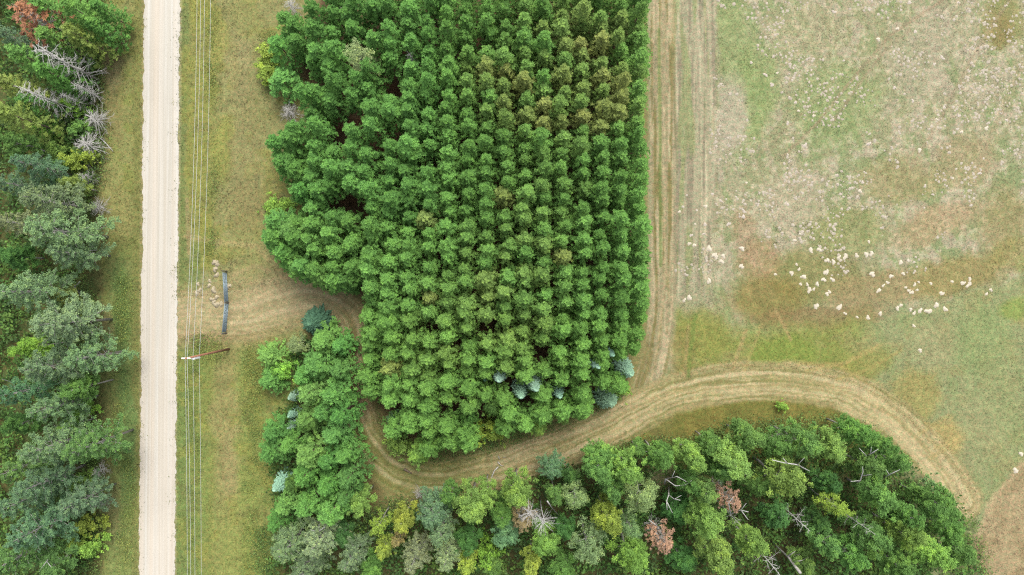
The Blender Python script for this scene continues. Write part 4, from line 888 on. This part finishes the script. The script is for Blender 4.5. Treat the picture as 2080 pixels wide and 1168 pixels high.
limb('white limbs below the woods top by the track turn', [[(1755, 930, .3), (1768, 922, 10.5), (1784, 912, 12)], [(1760, 926, 9.5), (1745, 910, 12)], [(1768, 922, 10.5), (1770, 908, 12)]], .1)
limb('white forked limb over the dark gap in the right woods', [[(1735, 984, .3), (1747, 976, 9.5), (1753, 958, 11), (1752, 948, 12)], [(1747, 976, 9.5), (1728, 978, 11)], [(1752, 966, 10.6), (1770, 964, 12)]], .1)
limb('pale limb lying beside the track turn in woods', [[(1786, 976, .3), (1806, 964, 10.5), (1828, 954, 12)], [(1806, 964, 10.5), (1800, 954, 11.6)]], .1)
limb('twisted white limbs around the rust and white tree', [[(1478, 1040, .3), (1484, 1044, 10.5), (1505, 1036, 12), (1520, 1040, 13)], [(1484, 1044, 10.5), (1480, 1022, 12.5), (1490, 1008, 13.5)], [(1505, 1036, 12), (1516, 1022, 13.4)], [(1505, 1036, 12), (1520, 1056, 13)]], .12)
limb('pale bare twig bundle in the bottom left woods', [[(640, 1082, .3), (645, 1080, 8.5), (652, 1076, 9.5), (660, 1070, 10)], [(645, 1080, 8.5), (630, 1076, 9.6)], [(648, 1078, 9), (648, 1064, 10)]], .09)
limb('grey straight branch beside the right white dead star', [[(1112, 1018, 9), (1120, 1030, 5), (1138, 1050, .3)]], .1)
limb('thin pale fallen pole in a plantation gap', [[(1081, 727, 1.2), (1096, 736, .7), (1110, 746, .15)]], .05)
limb('broken white birch branch lying on the track', [[(1012, 948, .10), (1004, 956, .10), (999, 968, .09), (997, 980, .08), (996, 992, .08)]], .09)
limb('small white birch stick on the track above the long one', [[(1011, 938, .09), (1017, 945, .09), (1024, 947, .08)]], .07)
limb('short white stick at the top of the birch pieces', [[(1012, 926, .07), (1015, 934, .07)]], .06)
limb('tiny white stick right of the birch pieces', [[(1022, 929, .06), (1028, 928, .06)]], .05)
limb('dark grey stump piece lying in the track bend', [[(821, 953, .14), (828, 957, .16), (837, 962, .12)]], .2, 'dark_log', M_BARK, cat='log')
limb('thin dead branch standing at the far left wood edge', [[(30, 780, .3), (20, 775, 10), (4, 770, 12)]], .08)
limb('grey thin branches cut by the bottom left edge', [[(112, 1120, .3), (95, 1140, 9), (80, 1160, 11)], [(95, 1140, 9), (104, 1152, 10.5)]], .1)

# ------------------------------------------------------------------ farm gate, stones, poles and wires
M_GALV = mat_plain('blue_grey_galvanised_tube', (.15, .195, .215), .5, .18, 3, 0, .35)
M_POST = mat_plain('dark_gate_post', (.06, .055, .05), .8, .3, 4)
def gate(p0, p1, label):
    a = Vector((*W(*p0), 0)); b = Vector((*W(*p1), 0)); d = b - a; L = d.length; ang = math.atan2(d.y, d.x)
    o = empty('farm_gate', a, ang); tag(o, label, 'gate', 'gate leaves across the field entrance')
    for k in range(6):
        mb = MB(); z = .22 + k * .235; mb.tube([(.05, 0, z), (L - .05, 0, z)], [.052, .052], 8); obj('rail', mb.mesh('rail', M_GALV, True), o)
    for u in (.05, L * .33, L * .66, L - .05):
        mb = MB(); mb.tube([(u, .0, .17), (u, .0, 1.44)], [.045, .045], 8); obj('upright', mb.mesh('upright', M_GALV, True), o)
    mb = MB(); mb.tube([(.05, .02, .25), (L * .33, .02, 1.35)], [.03, .03], 6); obj('brace', mb.mesh('brace', M_GALV, True), o)
    return o
gate((461, 553.5), (464.5, 613), 'upper blue grey tube gate leaf across the field entrance')
gate((465, 616), (460, 674), 'lower blue grey tube gate leaf across the field entrance')
for px, py, lab in ((461, 551, 'dark post at the upper end of the tube gate'), (464.8, 614.5, 'dark short post where the two gate leaves meet'), (460, 676.5, 'dark post at the lower end of the tube gate')):
    mb = MB(); hgt = 1.55 if py != 614.5 else 1.45
    mb.tube([(0, 0, -.05), (0, 0, hgt)], [.09, .085], 10); mb.tube([(0, 0, hgt), (0, 0, hgt + .05)], [.085, .03], 10)
    o = obj('gate_post', mb.mesh('gate_post', M_POST)); o.location = (*W(px, py), 0); tag(o, lab, 'post', 'gate posts')

def lump(name, r, rx, ry, hz, seed, mat):
    """irregular low heap: rings round a top, noisy outline"""
    g = np.random.default_rng(seed); n = 14; ph = g.uniform(0, 6.28, 4); rings = [(1.0, 0.0), (.82, .35), (.55, .75), (.25, .98)]
    v = []; f = []
    for q, z in rings:
        for k in range(n):
            a = 6.283 * k / n; w = 1 + .22 * math.sin(2 * a + ph[0]) + .18 * math.sin(3 * a + ph[1]) + .12 * math.sin(5 * a + ph[2])
            v.append((math.cos(a) * rx * q * w, math.sin(a) * ry * q * w, hz * z * (1 + g.normal(0, .06)) - .03))
    v.append((0, 0, hz * 1.0 - .03)); b = len(v) - 1
    for i in range(3):
        for k in range(n): f.append((i * n + k, i * n + (k + 1) % n, (i + 1) * n + (k + 1) % n, (i + 1) * n + k))
    for k in range(n): f.append((3 * n + k, 3 * n + (k + 1) % n, b))
    me = bpy.data.meshes.new(name); me.from_pydata(v, [], f); me.polygons.foreach_set('use_smooth', [True] * len(f)); me.update(); me.materials.append(mat); return me
LUMPS = [lump(f'heap_{i}', None, .40, .34, .13, i, M_SAND) for i in range(8)]
PALE = [lump(f'faint_heap_{i}', None, .40, .32, .10, 20 + i, mat_plain('greyish_sand', tuple(alb((214, 201, 184))), .95, .2, 5, .6)) for i in range(8)]
M_STONE = mat_plain('pale_stone', tuple(alb((206, 192, 158))), .9, .2, 4, .5)
STONES = [lump(f'stone_{i}', None, .40, .34, .32, 50 + i, M_STONE) for i in range(5)]
GATE_ST = [(436, 533), (441, 536), (437, 547), (440, 559), (426, 571), (425, 580), (434, 589), (440, 604), (430, 608), (434, 614), (440, 619), (450, 618), (402, 577), (400, 596), (405, 590), (465, 581)]
GATE_ST.sort(key=lambda p: p[1])
for i, (px, py) in enumerate(GATE_ST):
    o = obj('stone', STONES[i % 5]); o.location = (*W(px, py), 0); s = rt2.uniform(.75, 1.25); o.scale = (s, s, s); o.rotation_euler = (0, 0, rt2.uniform(0, 6))
    lab = 'pale stone right of the tube gate' if px == 465 else f'{ORD[i]} pale stone from the top between wires and gate'
    tag(o, lab, 'stone', 'pale stones by the gate')
SETS_M = {
 'in the row along the green field boundary': [(1658, 622), (1705, 624), (1717, 637), (1741, 644), (1763, 645), (1788, 637), (1823, 626), (1830, 620), (1850, 629), (1857, 636), (1869, 631), (1886, 632), (1902, 620), (1920, 628), (2004, 597), (2013, 589)],
 'in the right half of the lower field cluster': [(1772, 557), (1785, 590), (1794, 580), (1803, 574), (1810, 561), (1830, 533), (1845, 529), (1835, 556), (1840, 584), (1846, 590), (1852, 594), (1858, 578), (1863, 589), (1866, 573), (1891, 576), (1913, 596), (1934, 572), (1956, 575), (1968, 578), (1970, 567)],
 'in the left half of the lower field cluster': [(1575, 557), (1618, 537), (1623, 547), (1608, 555), (1632, 562), (1640, 578), (1644, 589), (1626, 577), (1660, 577), (1653, 587), (1673, 568), (1678, 553), (1691, 568), (1685, 593), (1680, 597)],
 'in the band above the lower field cluster': [(1647, 508), (1664, 507), (1680, 529), (1704, 523), (1693, 532), (1717, 521), (1740, 519), (1765, 491), (1760, 517), (1770, 515), (1625, 475), (1614, 488), (1630, 470)],
 'on the grey brown patch': [(1380, 430), (1387, 420), (1415, 427), (1433, 419), (1412, 455), (1432, 456), (1430, 475), (1400, 495), (1410, 498), (1455, 525), (1465, 531), (1452, 519), (1440, 505), (1469, 520), (1400, 605), (1390, 610), (1440, 571), (1464, 408), (1447, 394), (1395, 396), (1404, 478)],
 'right of the grey brown patch': [(1507, 505), (1506, 541), (1495, 400), (1510, 440), (1480, 455), (1540, 415), (1467, 532), (1568, 420), (1600, 415), (1510, 428), (1525, 407)],
 'in the upper middle of the field': [(1694, 24), (1766, 20), (1714, 123), (1648, 142), (1596, 115), (1579, 148), (1568, 172), (1526, 127), (1555, 152), (1616, 208), (1622, 225), (1653, 235), (1600, 250), (1635, 295), (1765, 292), (1683, 368), (1634, 366), (1516, 371), (1752, 370), (1747, 388), (1784, 80)],
 'in the upper right of the field': [(1947, 5), (1823, 58), (1859, 64), (1815, 105), (1914, 117), (1898, 130), (1969, 145), (1806, 160), (1817, 178), (1918, 218), (1902, 242), (1945, 262), (1953, 268), (2004, 260), (2045, 244), (1948, 235), (1854, 205), (1868, 305), (1998, 322), (1990, 352), (1879, 378), (1907, 369), (1935, 362), (1895, 395), (1847, 5)],
}
k = 0
for where, pts in SETS_M.items():
    pts.sort()
    for i, (px, py) in enumerate(pts):
        o = obj('sand_mound', (LUMPS if py > 485 or k % 4 == 0 else PALE)[k % 8]); k += 1; o.location = (*W(px, py), 0)
        s = rt2.uniform(.55, 1.1) * (1.08 if py > 480 else .85); o.scale = (s * rt2.uniform(.85, 1.25), s, s); o.rotation_euler = (0, 0, rt2.uniform(0, 6))
        tag(o, f'{ORD[i]} cream sand mound from the left {where}', 'mound', 'sand mounds in the field')
for px, py, s, lab in ((1856, 662, .7, 'cream sand mound just below the green field boundary'), (1869, 712, .85, 'lone cream sand mound on the green lower field'), (2063, 956, 1.2, 'large cream mound at the right edge of the tan corner field'), (2074, 922, 1.0, 'pale mound at the right edge where tan field begins')):
    o = obj('sand_mound', LUMPS[k % 8]); k += 1; o.location = (*W(px, py), 0); o.scale = (s, s, s); tag(o, lab, 'mound', 'sand mounds in the field')
# scattered pale scuffs of sand, too many and small to count
r = np.random.default_rng(31)
sx, sy = r.uniform(1370, 2080, 9000), r.uniform(0, 560, 9000)
dens = fbm(sx / 60, sy / 60, 401) * 1.0 + .25 * fbm(sx / 16, sy / 16, 405) - .35 * sstep(1800, 2080, sx) * sstep(300, 500, sy)
sel = (dens > .66) & (sx > 1372 + 70 * (sy < 380)); sx, sy = sx[sel][:1500], sy[sel][:1500]
SV, SF = [], []
for j, (a, b) in enumerate(zip(sx, sy)):
    x0, y0 = W(a, b); q = 7; rad = r.uniform(.10, .30); base = len(SV); ang0 = r.uniform(0, 6)
    for m_ in range(q):
        rr = rad * r.uniform(.6, 1.2); an = ang0 + 6.283 * m_ / q; SV.append((x0 + math.cos(an) * rr, y0 + math.sin(an) * rr, -.02))
    SV.append((x0, y0, .07 + rad * .2))
    SF += [(base + m_, base + (m_ + 1) % q, base + q) for m_ in range(q)]
tag(obj('sand_scuffs', mesh_np('sand_scuffs', np.array(SV), np.array(SF), mat_plain('scuffed_sand', tuple(alb((203, 191, 170))), .95, .2, 3), smooth=True)), 'many small pale sand scuffs scattered over the upper field', 'sand', kind='stuff')

M_POLE = mat_plain('red_brown_pole_wood', (.20, .085, .048), .85, .25, 4, .2, 0, (4, 4, .5))
M_INS = mat_plain('white_porcelain', (.5, .5, .49), .4, .05, 3)
M_WIRE = mat_plain('aluminium_wire', (.30, .31, .30), .5, .05, 2, 0, .0)
PB = Vector((*W(465, 709), 0)); PH = 12.7
rd = Vector((10.5 / 1168, 1, 0)).normalized()
ATT = [(-.12, 12.62), (.10, 12.55), (-.02, 10.8), (.02, 9.15)]
def pole(loc, label):
    o = empty('utility_pole', loc); tag(o, label, 'utility pole', 'utility poles along the road')
    mb = MB(); mb.tube([(0, 0, -.3), (0, 0, 6), (0, 0, PH)], [.17, .14, .11], 12); obj('shaft', mb.mesh('shaft', M_POLE, True), o)
    mb = MB(); mb.box((-.08, 0, PH - .28), (1.1, .14, .16)); arm = obj('crossarm', mb.mesh('crossarm', M_INS), o)
    mb = MB(); mb.box((-.05, -.22, 9.95), (.34, .24, 1.5)); brk = obj('bracket', mb.mesh('bracket', M_INS), o)
    for dx, z in ATT:
        mb = MB(); yo = 0 if z > 12 else -.3
        mb.tube([(dx, yo, z - .22), (dx, yo, z - .12), (dx, yo, z - .02)], [.05, .11, .05], 8); obj('insulator', mb.mesh('insulator', M_INS, True), arm if z > 12 else brk)
    return o
pole(PB, 'red brown wooden utility pole on the verge below the gate')
SP_ = 92.0
PN = PB + rd * SP_; PS = PB - rd * SP_
pole(PN, 'red brown wooden utility pole up the road above the gate'); pole(PS, 'red brown wooden utility pole down the road below the trees')
WL = ['leftmost one of four pale power wires along the road', 'second from left of four pale power wires along the road', 'third from left of four pale power wires along the road', 'rightmost one of four pale power wires along the road']
for (dx, z), lab in zip(ATT, WL):
    pts = []
    yo = 0 if z > 12 else -.3
    for A, B, sag in ((PN, PB, 2.3), (PB, PS, 1.3)):
        for q in np.linspace(0, 1, 21)[(0 if A is PN else 1):]:
            p = A.lerp(B, q); pts.append((p.x + dx, p.y + yo, z - 4 * (sag + (.45 if dx == .10 else 0)) * q * (1 - q)))
    mb = MB(); mb.tube(pts, [.018] * len(pts), 5); tag(obj('power_wire', mb.mesh('power_wire', M_WIRE, True)), lab, 'wire', 'power wires along the road')
